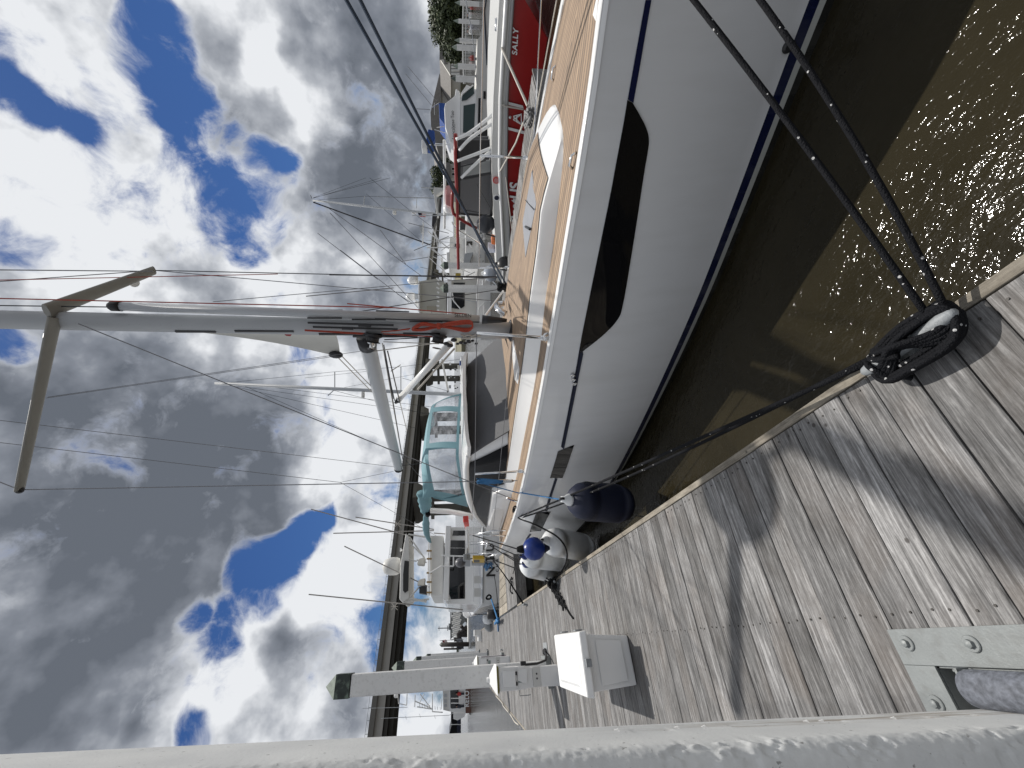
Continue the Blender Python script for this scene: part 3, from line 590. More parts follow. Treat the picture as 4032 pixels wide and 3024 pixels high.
# figure-of-eight turns round the horns
for k in range(13):
    j = k % 4; h = .045+.014*(k // 4)+.004*j; o = .026+.011*j; q = .125+.004*j
    P += [(cx_+o*.7, cy_-q, h+.01), (cx_+o*.8+.01, cy_-.02, h+.012), (cx_+o*.5, cy_+q*.9, h), (cx_-o, cy_+q*.95, h-.005), (cx_-o-.020, cy_+.02, h+.006), (cx_-o-.012, cy_-q*.8, h), (cx_-.004, cy_-q-.02, h+.004)] if k % 3 else \
         [(cx_+o, cy_-q, h+.02), (cx_+.004, cy_, h+.048), (cx_-o*.9, cy_+q*.7, h+.02), (cx_-o*.2, cy_+q, h-.008), (cx_+o, cy_+q*.8, h+.01), (cx_-.006, cy_+.0, h+.05), (cx_-o*.9, cy_-q*.75, h+.014), (cx_, cy_-q-.02, h)]
cw.tube(curve(P, 5), RR*.98, 9); cw.tube(curve([(cx_-.03,cy_+.02,.11),(cx_,cy_+.085,.125),(cx_+.035,cy_+.11,.09),(cx_+.03,cy_+.12,.05)]), RR, 9)
cw.tube(curve([(cx_+.03,cy_+.13,.09),(cx_-.01,cy_+.115,.118),(cx_-.05,cy_+.105,.085),(cx_-.062,cy_+.10,.03),(cx_-.07,cy_+.095,.012)]), RR, 9)
tag(cw.build('cleat_rope_turns', 'rope_fleck', smooth=True), 'thick turns of black rope wound figure-eight on the near cleat', 'rope')
# heap of black rope on the far cleat and down the dock
hp = MB(); random.seed(11); P = []
for k in range(26):
    t_ = k/25; P.append((.77-.36*t_+.07*math.sin(k*2.4), 7.35-.62*t_+.10*math.cos(k*2.4), .03+.05*(1-t_)*abs(math.sin(k*1.3))))
hp.tube(curve(P, 4), .014, 7)
P = [(.76+.09*math.cos(k*1.9)*(1-.02*k), 7.1+.16*math.sin(k*1.9), .04+.006*k) for k in range(16)]; hp.tube(curve(P, 4), .014, 7)
hp.tube(curve([(.42,6.75,.03),(.36,6.6,.02),(.30,6.5,.015),(.24,6.35,.015)]), .012, 7)
tag(hp.build('rope_heap', 'rope_black', smooth=True), 'tangled heap of black rope lying on the dock by the white fenders', 'rope')
# ================================================================== the big sailboat
AX = 3.0
SHX = [(-.36,3.0),(-.25,2.92),(0.0,2.80),(.3,2.68),(.66,2.55),(.94,2.43),(1.4,2.29),(1.92,2.16),(2.35,2.05),(3.07,1.88),(4.26,1.665),(5.2,1.55),(6.0,1.50),(7.3,1.49),(8.7,1.54)]
WLX = [(.12,3.0),(.35,2.935),(.638,2.832),(.836,2.758),(1.056,2.672),(1.69,2.425),(2.34,2.195),(3.55,1.875),(4.71,1.64),(5.9,1.49),(6.9,1.45),(8.7,1.5)]
def sheer_z(Y): return .88-.022*(Y-.6)
ZWL = -.31
def hullX(Y, z):
    zs = sheer_z(Y); t = (zs-z)/(zs-ZWL); a, b = tab(SHX, Y), tab(WLX, Y)
    if t <= 1: return a+(b-a)*t - .035*math.sin(math.pi*max(0, t))*min(1, max(0, (Y+.3)))
    u = min(1, (ZWL-z)/.5); return b+(AX-b)*(.12*u+.25*u*u)
def onhull(r, x, y, off=0.0):
    X = 2.2
    for i in range(80):
        p = at(r, x, y, X=X); X = X*.6+.4*(hullX(max(-.3, min(8.7, p.y)), max(-.6, min(sheer_z(p.y), p.z))))
    return at(r, x, y, X=X-off)
sb = thing('sailboat', 'large white sailing yacht with teak deck and teal canvas moored along the dock', 'sailboat', (3, 4, ZW))
Ys = [-.36,-.33,-.28,-.2,-.1,0,.1,.2,.3,.4,.5,.6]+[.7+.1*k for k in range(81)]
zt = [0,.03,.08,.16,.26,.38,.5,.62,.74,.85,.94,1,1.05,1.12,1.25,1.5]
rows = []
for Y in Ys:
    zs = sheer_z(Y); row = []
    yy = Y
    for t in zt: z = zs+(ZWL-zs)*t; row.append((min(AX, hullX(Y, z)), yy+(.16*min(1, t)*max(0, (.1-Y)/.46) if Y < .1 else 0), z))
    rows.append(row)
h = MB(); h.grid(rows); h.grid([[(2*AX-p[0], p[1], p[2]) for p in r] for r in rows]); 
h.grid([rows[-1], [(2*AX-p[0], p[1], p[2]) for p in rows[-1]]])
def hull_mat():
    m = mat('hull_gelcoat', (.80,.807,.815), .12, spec=.5, coat=.4); t = m.node_tree; b = t.nodes['Principled BSDF']
    g = t.nodes.new('ShaderNodeNewGeometry'); s = t.nodes.new('ShaderNodeSeparateXYZ'); t.links.new(g.outputs['Position'], s.inputs[0])
    r = t.nodes.new('ShaderNodeMapRange'); t.links.new(s.outputs['Z'], r.inputs[0]); r.inputs[1].default_value = -1; r.inputs[2].default_value = 1
    c = t.nodes.new('ShaderNodeValToRGB'); c.color_ramp.interpolation = 'CONSTANT'; t.links.new(r.outputs[0], c.inputs[0]); e = c.color_ramp.elements
    f = lambda z: (z+1)/2
    e[0].position = 0; e[0].color = (.02,.02,.018,1); e[1].position = f(-.425); e[1].color = (.48,.49,.46,1)
    for z, q in ((-.385,(.006,.010,.045)),(-.325,(.80,.807,.815))): n = e.new(f(z)); n.color = (*q,1)
    tc_ = t.nodes.new('ShaderNodeTexCoord'); mp_ = t.nodes.new('ShaderNodeMapping'); mp_.inputs['Scale'].default_value = (1,5,1.1); t.links.new(tc_.outputs['Object'], mp_.inputs[0]); nz_ = t.nodes.new('ShaderNodeTexNoise'); nz_.inputs['Scale'].default_value = 1.6; nz_.inputs['Detail'].default_value = 8; t.links.new(mp_.outputs[0], nz_.inputs['Vector'])
    r2 = t.nodes.new('ShaderNodeMapRange'); t.links.new(nz_.outputs[0], r2.inputs[0]); r2.inputs[1].default_value = .45; r2.inputs[2].default_value = .75; r2.inputs[3].default_value = 0; r2.inputs[4].default_value = .11
    x_ = t.nodes.new('ShaderNodeMix'); x_.data_type = 'RGBA'; t.links.new(r2.outputs[0], x_.inputs[0]); t.links.new(c.outputs[0], x_.inputs[6]); x_.inputs[7].default_value = (.40,.39,.35,1); t.links.new(x_.outputs[2], b.inputs['Base Color'])
    r3 = t.nodes.new('ShaderNodeMapRange'); t.links.new(nz_.outputs[0], r3.inputs[0]); r3.inputs[3].default_value = .08; r3.inputs[4].default_value = .3; t.links.new(r3.outputs[0], b.inputs['Roughness']); return m
h.build('hull', hull_mat(), sb, auto=35)
# toe rail
def rail(sd):
    o = []
    for Y in Ys[2:]:
        z = sheer_z(Y); x = tab(SHX, Y); w = .075; X = lambda v: v if sd > 0 else 2*AX-v
        w = .062; o.append([(X(min(AX, x-.004)), Y, z-.03), (X(min(AX, x+.001)), Y, z-.004), (X(min(AX, x+.010)), Y, z+.006), (X(min(AX, x+w-.012)), Y, z+.008), (X(min(AX, x+w)), Y, z+.003), (X(min(AX, x+w)), Y, z-.05)])
    return MB().grid(o)
for sd in (1, -1): rail(sd).build('toe_rail', 'white_gel', sb, smooth=True)
# teak deck; v runs with the deck edge so the seams follow the hull
def teak_mat():
    m = bpy.data.materials.new('teak_deck'); m.use_nodes = True; t = m.node_tree; b = t.nodes['Principled BSDF']; b.inputs['Roughness'].default_value = .6
    a = t.nodes.new('ShaderNodeAttribute'); a.attribute_name = 'seam'; tc = t.nodes.new('ShaderNodeTexCoord')
    d = t.nodes.new('ShaderNodeMath'); d.operation = 'DIVIDE'; t.links.new(a.outputs['Fac'], d.inputs[0]); d.inputs[1].default_value = .042
    f = t.nodes.new('ShaderNodeMath'); f.operation = 'FRACT'; t.links.new(d.outputs[0], f.inputs[0])
    g = t.nodes.new('ShaderNodeMath'); g.operation = 'LESS_THAN'; t.links.new(f.outputs[0], g.inputs[0]); g.inputs[1].default_value = .2
    fl = t.nodes.new('ShaderNodeMath'); fl.operation = 'FLOOR'; t.links.new(d.outputs[0], fl.inputs[0])
    wn = t.nodes.new('ShaderNodeTexWhiteNoise'); wn.noise_dimensions = '1D'; t.links.new(fl.outputs[0], wn.inputs['W'])
    n = t.nodes.new('ShaderNodeTexNoise'); n.inputs['Scale'].default_value = 1; n.inputs['Detail'].default_value = 6; mp = t.nodes.new('ShaderNodeMapping'); mp.inputs['Scale'].default_value = (45,2.5,5); t.links.new(tc.outputs['Object'], mp.inputs[0]); t.links.new(mp.outputs[0], n.inputs['Vector'])
    c = t.nodes.new('ShaderNodeValToRGB'); t.links.new(n.outputs[0], c.inputs[0]); c.color_ramp.elements[0].position = .3; c.color_ramp.elements[0].color = (.225,.150,.092,1); c.color_ramp.elements[1].position = .72; c.color_ramp.elements[1].color = (.36,.255,.165,1)
    s = t.nodes.new('ShaderNodeVectorMath'); s.operation = 'SCALE'; r = t.nodes.new('ShaderNodeMapRange'); t.links.new(wn.outputs['Value'], r.inputs[0]); r.inputs[3].default_value = .82; r.inputs[4].default_value = 1.14; t.links.new(c.outputs[0], s.inputs[0]); t.links.new(r.outputs[0], s.inputs['Scale'])
    x = t.nodes.new('ShaderNodeMix'); x.data_type = 'RGBA'; t.links.new(g.outputs[0], x.inputs[0]); t.links.new(s.outputs[0], x.inputs[6]); x.inputs[7].default_value = (.055,.04,.032,1); t.links.new(x.outputs[2], b.inputs['Base Color']); return m
M['teak'] = teak_mat()
def deck_sheet(edge, z, y0, y1, name, ny=60, nx=24, inset=.0):
    s = MB(); at_ = []; rows = []
    for i in range(ny+1):
        Y = lerp(y0, y1, i/ny); e = min(AX-.004, edge(Y)+inset); row = []
        for k in range(nx+1):
            u = k/nx; x = lerp(e, 2*AX-e, u); row.append((x, Y, z(Y)+.02*(1-(2*u-1)**2)*.8)); at_.append(min(x-e, 2*AX-e-x))
        rows.append(row)
    s.grid(rows); return s.build(name, 'teak', sb, smooth=True, attr={'seam': at_})
deck_sheet(lambda Y: tab(SHX, Y)+.058, lambda Y: sheer_z(Y)-.004, -.2, 8.69, 'deck')
deck_z = lambda Y: sheer_z(Y)-.002
# low trunk with sloping front and white sides
TLO = [(1.33,.05),(1.345,.2),(1.40,.29),(1.5,.345),(1.83,.47),(2.06,.53),(2.5,.65),(2.78,.76),(3.27,.89),(3.79,.96),(4.68,1.06),(5.1,1.12),(6.57,1.15),(8.1,1.12),(8.6,1.10)]
TUP = [(1.33,.04),(1.345,.16),(1.40,.245),(1.5,.30),(1.83,.42),(2.06,.50),(2.5,.57),(3,.71),(4,.85),(5.46,1.04),(6.5,1.09),(8.1,1.07),(8.6,1.05)]
def tz(Y): return deck_z(Y)+ .115*min(1, max(0.02, (Y-1.33)/.45))**.7 + (.16*min(1, max(0, (Y-5.9)/.25)) if Y > 5.9 else 0)
TY = [1.33,1.345,1.37,1.40,1.45,1.5,1.6,1.7,1.8,1.9,2.06]+[2.2+.15*k for k in range(25)]+[5.9,5.95,6.0,6.05,6.1,6.15,6.3,6.6,7,7.5,8,8.6]
TY = sorted(set(round(v, 3) for v in TY))
tr_ = MB(); rows = []
for Y in TY:
    lo, up = tab(TLO, Y), tab(TUP, Y); z0, z1 = deck_z(Y)-.01, tz(Y); m_ = .05 if Y > 2.0 else .05
    L_ = [(AX-lo, Y, z0), (AX-up-.012, Y, z1-.02), (AX-up, Y, z1), (AX-up+min(up, m_), Y, z1+.004)]
    R_ = [(2*AX-p[0], p[1], p[2]) for p in L_[::-1]]
    n_ = 6; mid = [(lerp(L_[-1][0], R_[0][0], k/n_), Y, z1+.004+.012*math.sin(math.pi*k/n_)) for k in range(1, n_)]
    rows.append(L_+mid+R_)
tr_.grid(rows); tr_.build('trunk', 'white_gel', sb, auto=50)
deck_sheet(lambda Y: AX-tab(TUP, Y)+.03, lambda Y: tz(Y)+.008, 1.60, 5.6, 'trunk_deck', ny=40)
# foredeck hatch under a grey mesh cover
hp_ = [at('y3',158,1095,Z=.992), at('y3',187,1330,Z=.985), at('z2',1345,1000,Z=.98), at('z2',1318,655,Z=.985)]
hc = MB(); cc = sum(hp_, Vector((0,0,0)))/4
hc.add([tuple(Vector((p.x,p.y,.95))) for p in hp_]+[tuple(p.lerp(cc,.06)) for p in hp_]+[tuple(cc+Vector((0,0,.012)))], [(0,1,5,4),(1,2,6,5),(2,3,7,6),(3,0,4,7),(4,5,8),(5,6,8),(6,7,8),(7,4,8)])
hc.build('hatch_cover', mat('pale_mesh_cover', (.23,.24,.265), .7, var=.06, vscale=14, bump=.2, bscale=200), sb)
hs = hp_[0].lerp(hp_[2],.62); he = hp_[1].lerp(hp_[2],.42); MB().tube([hs.lerp(hp_[3],.1)+Vector((0,0,.012)), he+Vector((0,0,.012))], .010, 6).build('hatch_strap', 'black', sb)
MB().tube([hp_[0].lerp(hp_[3],.55)+Vector((0,0,.01)), hp_[1].lerp(hp_[2],.1)+Vector((0,0,.01))], .003, 5).build('hatch_seam', 'black', sb)
# ---- deckhouse: raked windscreen under a grey cover, dark side window, white roof
WB = [Vector((AX-.71-(3.0-AX), 4.69, .905)), Vector((AX, 4.42, .935)), Vector((AX+.71, 4.69, .905))]
WT = [Vector((2.25, 5.36, 1.395)), Vector((AX, 5.05, 1.43)), Vector((3.75, 5.36, 1.395))]
pb = at('z3',1448,1165,Z=.905); pt = at('z3',1065,1405,X=2.24)
WB[0] = pb; WB[2] = Vector((2*AX-pb.x, pb.y, pb.z)); WT[0] = pt; WT[2] = Vector((2*AX-pt.x, pt.y, pt.z))
ws_ = MB(); rows = []
for i in range(7):
    t = i/6; row = []
    for k in range(13):
        u = k/12; b_ = WB[0].lerp(WB[1],u*2) if u < .5 else WB[1].lerp(WB[2],u*2-1); t_ = WT[0].lerp(WT[1],u*2) if u < .5 else WT[1].lerp(WT[2],u*2-1)
        cv_ = 4*(u if u < .5 else 1-u); p = b_.lerp(t_, t); row.append(p+Vector((0, -.06*math.sin(math.pi*u)*.6, .012*math.sin(math.pi*t)+.006*math.sin(u*19)*math.sin(t*5))))
    rows.append(row)
ws_.slab(rows, (0,.02,-.012)); ws_.build('windscreen_cover', 'cover_grey', sb, smooth=True)
# side walls: white, with the dark window set into them
SB_ = [(4.72,2.285,.89),(5.03,2.07,.875),(5.6,2.0,.87),(6.72,1.955,.84),(7.5,1.935,.84),(8.55,1.95,.84)]      # y, x, z of the wall foot
ST_ = [(5.36,2.235,1.40),(5.7,2.17,1.415),(6.3,2.12,1.40),(7.0,2.08,1.33),(7.76,2.04,1.215),(8.55,2.0,.97)]
def poly(T, t):
    n = len(T)-1; s = t*n; i = min(n-1, int(s)); return Vector((lerp(T[i][1],T[i+1][1],s-i), lerp(T[i][0],T[i+1][0],s-i), lerp(T[i][2],T[i+1][2],s-i)))
for sd in (1, -1):
    f = (lambda p: p) if sd > 0 else (lambda p: Vector((2*AX-p.x, p.y, p.z)))
    wl = MB().slab([[f(poly(SB_, k/30)+Vector((.03,0,0))) for k in range(31)], [f(poly(ST_, k/30)+Vector((.03,0,0))) for k in range(31)]], (.03*sd, .01, 0)); wl.build('house_side', 'white_gel', sb, auto=40)
def onside(r, x, y, off=.006):
    X = 2.05
    for i in range(60):
        p = at(r, x, y, X=X); t = max(0, min(1, (p.y-4.9)/3.65)); zt_ = max(0, min(1, (p.z-.85)/.55)); q = poly(SB_, t).lerp(poly(ST_, t), zt_); X = .5*X+.5*q.x
    return at(r, x, y, X=X-off)
for sd in (1, -1):
    f = (lambda p: p) if sd > 0 else (lambda p: Vector((2*AX-p.x, p.y, p.z)))
    rows = []
    for v in range(7):
        row = []
        for k in range(31):
            u = lerp(.10+.03*v/6, .985, k/30); lo_ = .03; hi = .955
            row.append(f(poly(SB_, u).lerp(poly(ST_, u), lerp(lo_, hi, v/6))+Vector((-.004,0,0))))
        rows.append(row)
    MB().slab(rows, (.012*sd,0,0)).build('side_window', 'glass_smoke', sb, auto=40)
# roof
rf = MB(); rows = []
for i in range(25):
    Y = lerp(5.05, 8.4, i/24); t = max(0, min(1, (Y-5.36)/3.2)); e = poly(ST_, t); z0 = e.z if Y > 5.36 else 1.40
    x0 = e.x-.015; y0 = Y; row = []
    for k in range(17):
        u = k/16; x = lerp(x0, 2*AX-x0, u); c_ = 1-(2*u-1)**2
        row.append((x, Y-.28*c_*max(0,(1-i/6)), z0+.055*c_**.6+.03))
    rows.append(row)
rows = rows[:18]
rf.slab(rows, (0,0,-.045)); rf.build('roof', 'white_gel', sb, auto=50)
# the sweeping white edge from roof down to the coaming
for sd in (1, -1):
    f = (lambda p: p) if sd > 0 else (lambda p: Vector((2*AX-p.x, p.y, p.z)))
    pth = [f(poly(ST_, k/28)+Vector((.01,0,.02))) for k in range(29)]; MB().tube(pth, [.034+.02*math.sin(math.pi*k/28) for k in range(29)], 10, flat=1.0).build('roof_edge', 'white_gel', sb, smooth=True)
# white step at the aft end of the side window
cb_ = MB(); cb_.hexa([(1.86,6.75,.78),(2.02,6.75,.78),(2.02,8.3,.74),(1.86,8.3,.74)], [(1.88,6.8,.97),(2.0,6.8,.97),(2.0,8.3,.98),(1.88,8.3,.98)]); cb_.build('coaming', 'white_gel', sb, bevel=.02)
cb_ = MB(); cb_.box((1.9,8.45,.3),(4.1,8.68,.86)); cb_.build('stern_seat', 'white_gel', sb, bevel=.02)
# ---- hull windows and coloured lines
def strip(top, bot, name, m, n=8, off=.007):
    T = curve([onhull(*p, off) for p in top], n); B = curve([onhull(*p, off) for p in bot], n); k = min(len(T), len(B)); R = []
    for i in range(k): R.append([T[i].lerp(B[i], j/4) for j in range(5)])
    for r_ in R:
        for i in range(1, 4): q = r_[i]; r_[i] = Vector((hullX(max(-.3,q.y), q.z)-off, q.y, q.z))
    return MB().slab([list(c) for c in zip(*R)], (.003,0,0)).build(name, m, sb, smooth=True)
strip([('y3',900,0),('y3',862,210),('y3',822,430),('y3',783,650)], [('y3',938,0),('y3',900,215),('y3',860,450),('y3',820,672)], 'cove_line', mat('navy_stripe', (.006,.010,.05), .25))
strip([('A',1254,742),('A',1243,805),('A',1228,885),('A',1212,965)], [('A',1260,765),('A',1249,820),('A',1234,895),('A',1218,972)], 'cove_line', 'navy')
strip([('A',1199,1034),('A',1188,1068),('A',1177,1104)], [('A',1204,1035),('A',1193,1069),('A',1182,1105)], 'cove_line', 'navy')
strip([('z4',1420,630),('z4',1400,660),('z4',1380,695)], [('z4',1435,632),('z4',1415,662),('z4',1394,697)], 'cove_line', 'navy')
strip([('y3',781,655),('y3',764,760),('y3',748,850),('y3',733,930),('y3',705,1080),('y3',668,1280),('y3',603,1600),('A',1279,615),('A',1265,685),('A',1257,725),('A',1251,762)],
      [('y3',815,672),('y3',862,752),('y3',902,832),('y3',921,905),('y3',915,985),('y3',886,1160),('y3',820,1590),('A',1346,657),('A',1333,692),('A',1302,725),('A',1254,763)], 'hull_window', 'glass_dark', 8)
wf = [onhull('y3',790,1360,.006), onhull('y3',780,1400,.006), onhull('y3',765,1440,.006), onhull('y3',750,1500,.006), onhull('y3',745,1640,.006), onhull('y3',730,1560,.006), onhull('y3',725,1470,.006), onhull('y3',745,1420,.006)]
strip([('A',1205,976),('A',1200,994),('A',1194,1014),('A',1188,1033)], [('A',1240,962),('A',1232,986),('A',1224,1010),('A',1215,1033)], 'hull_window', 'glass_dark', 8)
strip([('d6',980,555),('d6',950,620),('d6',900,760),('d6',855,895)], [('d6',1238,532),('d6',1200,600),('d6',1130,740),('d6',1060,880)], 'hull_window', 'glass_dark', 8)
for k in range(3):
    p = onhull('A',1237+2*k,820+9*k-9,.008); MB().lathe([(.010,.004),(.019,.006),(.021,0),(.021,.008),(.012,.009),(.008,.003)], p, 14, axis=(-1,0,.1)).build('vent_fitting', 'steel', sb)
p = onhull('w3',418,250,.01); MB().lathe([(.03,0),(.034,.012),(.02,.02)], p, 14, axis=(-1,0,0)).build('skin_fitting', 'black', sb)
# white bow locker at the frame edge, deck fittings
bl = MB(); q = [at('y3',490,5,Z=.885), at('y3',565,142,Z=.885), at('y3',575,60,Z=.885), at('y3',585,-60,Z=.885), at('y3',510,-80,Z=.885)]; bl.prism([(p.x,p.y,.85) for p in q], (0,0,.03)); bl.build('anchor_locker_lid', 'white_gel', sb, bevel=.006)
for r_, x_, y_ in (('y3',435,1050),('y3',312,480),('z3',1785,300)):
    p = at(r_, x_, y_, Z=.865); MB().tube([p+Vector((0,-.05,.0)),p+Vector((0,-.03,.025)),p+Vector((0,.03,.025)),p+Vector((0,.05,0))], .008, 8).build('deck_eye', 'steel', sb, smooth=True)
# ---- rig
mb_, mt_ = Vector((3.0, 3.60, .93)), Vector((3.06, 3.42, 9.6))
def sect(path, rx, ry, n=20, exp=1.0):
    m = MB(); rows = []
    for p, s in path:
        rows.append([(p[0]+rx*s*math.cos(2*math.pi*k/n), p[1]+ry*s*math.sin(2*math.pi*k/n), p[2]) for k in range(n)])
    m.grid(rows, closed=True); o = len(m.v)-n; m.f.append(tuple(range(n))); m.f.append(tuple(range(o, o+n))); return m
mast = sect([(mb_.lerp(mt_, k/20), 1) for k in range(21)], .078, .112).build('mast', 'alu_grey', sb, smooth=True)
def mp(z): return mb_.lerp(mt_, (z-mb_.z)/(mt_.z-mb_.z))
MB().lathe([(.13,0),(.125,.05),(.09,.07)], mb_-Vector((0,0,.02)), 18).build('mast_collar', 'black', sb)
for i, (z, dx, dy, L_) in enumerate([(1.95,-.073,-.01,.4),(2.6,-.073,.02,.9),(2.35,-.073,.05,.7),(3.6,-.075,.0,.6),(4.3,-.075,.03,.4)]):
    c_ = mp(z)+Vector((dx,dy,0)); MB().box((c_.x-.012,c_.y-.012,z-L_/2),(c_.x+.012,c_.y+.012,z+L_/2)).build('mast_slide', 'black', mast)
hl = MB()
for k in range(40): c_ = mp(1.6+k*.1); hl.lathe([(.007,0),(.007,.004)], c_+Vector((-.066,-.045,0)), 8, axis=(-1,-.3,0))
hl.build('rivet', 'black', mast, kind='stuff')
# stowed pole on the mast's fore side
pa, pb_ = at('d2',1400,1275,Y=3.40), at('A',262,662,Y=3.33)
pd = (pb_-pa).normalized(); pole = MB().tube([pa, pb_], .044, 18).build('stowed_pole', 'alu', sb, smooth=True)
MB().tube([pa-pd*.03, pa-pd*.10, pa-pd*.24, pa-pd*.30], [.05,.042,.028,.018], 14).build('pole_end', 'black', pole, smooth=True)
MB().tube([pb_, pb_+pd*.09, pb_+pd*.12], [.05,.05,.03], 14).build('pole_end', 'black', pole, smooth=True)
for k in (.22, .55, .8): c_ = pa.lerp(pb_, k*.5); MB().tube([c_+Vector((-.052,.0,0)), c_+Vector((-.052,.0,.35))], .008, 6).build('pole_line', 'black', pole)
tv = (EYEV-pa).normalized(); side = pd.cross(tv).normalized(); nrm = side.cross(pd).normalized()
if nrm.dot(tv) < 0: nrm = -nrm
text_mesh('SELDEN', 'pole_lettering', 'letter_black', pole, pa+pd*.27+nrm*.05-side*.018*(1 if side.cross(-pd).dot(nrm) > 0 else -1), -pd, nrm.cross(-pd), .052, .002, .01)
for q in (((30,665),(860,690)),((80,706),(900,728))): MB().tube([at('y2',*q[0],X=2.905), at('y2',*q[1],X=2.905)], .011, 8).build('mast_track', 'black', mast)
for q in (((520,690),(640,694)),((360,718),(470,722))): MB().tube([at('y2',*q[0],X=2.89), at('y2',*q[1],X=2.89)], .018, 8).build('track_car', 'black', mast)
for q in (((0,735),(600,768)),((760,772),(1240,800)),((740,755),(1010,728)),((0,742),(560,775))): MB().tube([at('y2',*q[0],X=2.90), at('y2',*q[1],X=2.90)], .0065, 6).build('mast_line', 'rope_red', mast)
for q in (((690,550),(1010,560)),((680,625),(1690,660))): MB().tube([at('y2',*q[0],X=2.93), at('y2',*q[1],X=2.93)], .007, 6).build('mast_line', 'black', mast)
# boom, vang, spreaders
bm0, bm1 = at('A',793,742,X=3.0)+Vector((0,.0,.0)), at('A',861,1012,X=3.0)
bd = (bm1-bm0).normalized(); up_ = Vector((0,0,1)); bm_o = MB(); rows = []
for k in range(9):
    p = bm0.lerp(bm1, k/8); s = 1-.12*k/8; rows.append([p+Vector((1,0,0))*.062*s*math.cos(2*math.pi*j/16)+up_*.098*s*math.sin(2*math.pi*j/16) for j in range(16)])
bm_o.grid(rows, closed=True); n_ = len(bm_o.v); bm_o.f += [tuple(range(16)), tuple(range(n_-16, n_))]
boom = bm_o.build('boom', 'alu', sb, auto=50)
MB().tube([bm0-bd*.10, bm0+bd*.05], .105, 14).build('boom_fitting', 'black', boom, smooth=True)
MB().tube([bm1, bm1+bd*.05], [.09,.07], 14).build('boom_end', 'black', boom, smooth=True)
va, vb = at('A',972,742,X=3.0), at('A',862,862,X=3.0)
vg = MB().tube([va, vb], .042, 12).build('vang', 'white_gel', sb, smooth=True); MB().tube([vb, vb+(vb-va).normalized()*.12], [.045,.02], 12).build('vang_end', 'black', vg, smooth=True)
MB().tube([va+Vector((0,.1,-.05)), vb+Vector((0,-.25,-.28))], .012, 6).build('vang_line', 'rope_white', vg)
def spreader(a, b):
    a, b = Vector(a), Vector(b); d = (b-a).normalized(); s = d.cross(Vector((0,0,1))).normalized(); u = s.cross(d); r = []
    for k in range(9):
        p = a.lerp(b, k/8); w = lerp(.075, .055, k/8); r.append([p+s*w*math.cos(2*math.pi*j/14)+u*w*.42*math.sin(2*math.pi*j/14) for j in range(14)])
    m = MB().grid(r, closed=True); n = len(m.v); m.f += [tuple(range(14)), tuple(range(n-14, n))]; return m
SPN = at('A',42,1058,X=1.62); SPF = at('A',333,584,X=4.38); sa, sf = at('A',116,697,X=2.95), at('A',112,668,X=3.05)
sa = sa.lerp(SPN, -.03); sf = sf.lerp(SPF, -.04)
spn = spreader(sa, SPN).build('spreader', 'spreader', sb, auto=60); spf = spreader(sf, SPF).build('spreader', 'spreader', sb, auto=60)
MB().ball(SPN, .04).build('spreader_tip', 'black', spn, smooth=True)
rl_ = at('y1',795,320,X=4.15); MB().lathe([(.05,-.03),(.06,0),(.05,.05)], rl_, 14, axis=(-.6,-.5,-.6)).build('deck_lamp', 'off_white', spf, auto=40)
rd = mp(7.1)+Vector((0,.62,.0)); MB().lathe([(.05,-.14),(.30,-.10),(.33,0),(.28,.12),(.1,.17)], rd, 22).build('shadow_dome', 'white_gel', mast, smooth=True); MB().tube([mp(7.0), rd-Vector((0,.2,.12)), rd-Vector((0,0,.13))], .03, 8).build('shadow_dome_bracket', 'alu_grey', mast)  # unseen dome and bracket added above the view to cast the dock's shadow blotch
# shrouds and stays
def wire(a, b, name='shroud', r=.0055, m='wire', s=0.0, grow=0.0):
    a = Vector(a)+(Vector(a)-Vector(b))*grow
    return MB().tube(sag(a, b, s, 8) if s else [a, b], r, 6).build(name, m, sb)
CP = Vector((1.60,4.72,.80))
wire(SPN, Vector((1.63, 4.72, .86))); wire(SPN, Vector((2.92,3.42,9.4))); wire(at('y1',465,565,X=2.93), at('A',1125,1085,X=1.6)); wire(SPF, Vector((4.40,4.6,.82))); wire(SPF, Vector((3.08,3.42,9.4)))
wire(at('A',0,908,X=2.6), bm1+Vector((0,-.1,.08)), 'topping_lift', .004, grow=.6); wire(at('A',0,956,X=2.9), at('A',735,1042,X=3.0), 'backstay', .005, grow=.6); wire(at('A',735,1042,X=3.0), at('d3',900,660,X=2.3), 'backstay', .004); wire(at('A',735,1042,X=3.0), at('A',850,1018,X=3.2), 'backstay', .004); 
wire(at('A',103,858,X=2.4), at('A',790,757,X=3.0), 'lazy_line', .003); wire(at('A',100,860,X=2.42), at('A',735,768,X=3.0), 'lazy_line', .003)
wire(at('A',0,583,Y=3.2), at('A',330,586,Y=3.6), 'shroud', grow=.6); wire(SPF, at('d2',1690,600,X=4.1), 'shroud', .006, 'wire_dark'); wire(at('A',0,605,X=3.8), at('A',600,592,X=4.2), 'halyard', .005, 'rope_red', grow=.6)
wire(at('y1',0,415,X=3.05), at('d2',0,1085,X=3.05), 'halyard', .006, 'rope_red', grow=.6); wire(at('d2',0,1085,X=3.05), at('d2',1200,1190,X=3.05), 'halyard', .006, 'rope_red', grow=.6)
wire(at('A',0,660,Y=3.38), at('A',740,670,Y=3.38), 'halyard', .006, 'wire_dark', grow=.6)
wire(at('d2',0,560,X=4.05), at('d2',1690,580,X=4.05), 'halyard', .008, 'wire_dark', grow=.6)
wire(at('A',850,622,X=4.0), at('A',660,640,X=3.4), 'halyard', .005); wire(at('A',460,652,X=3.4), at('d2',700,660,X=4.0), 'halyard', .004); wire(at('d2',700,660,X=4.0), at('d2',1700,590,X=4.1), 'halyard', .004); wire(at('d2',0,1060,X=3.4), at('d2',1700,790,X=4.0), 'halyard', .005, 'wire_dark', grow=.6)
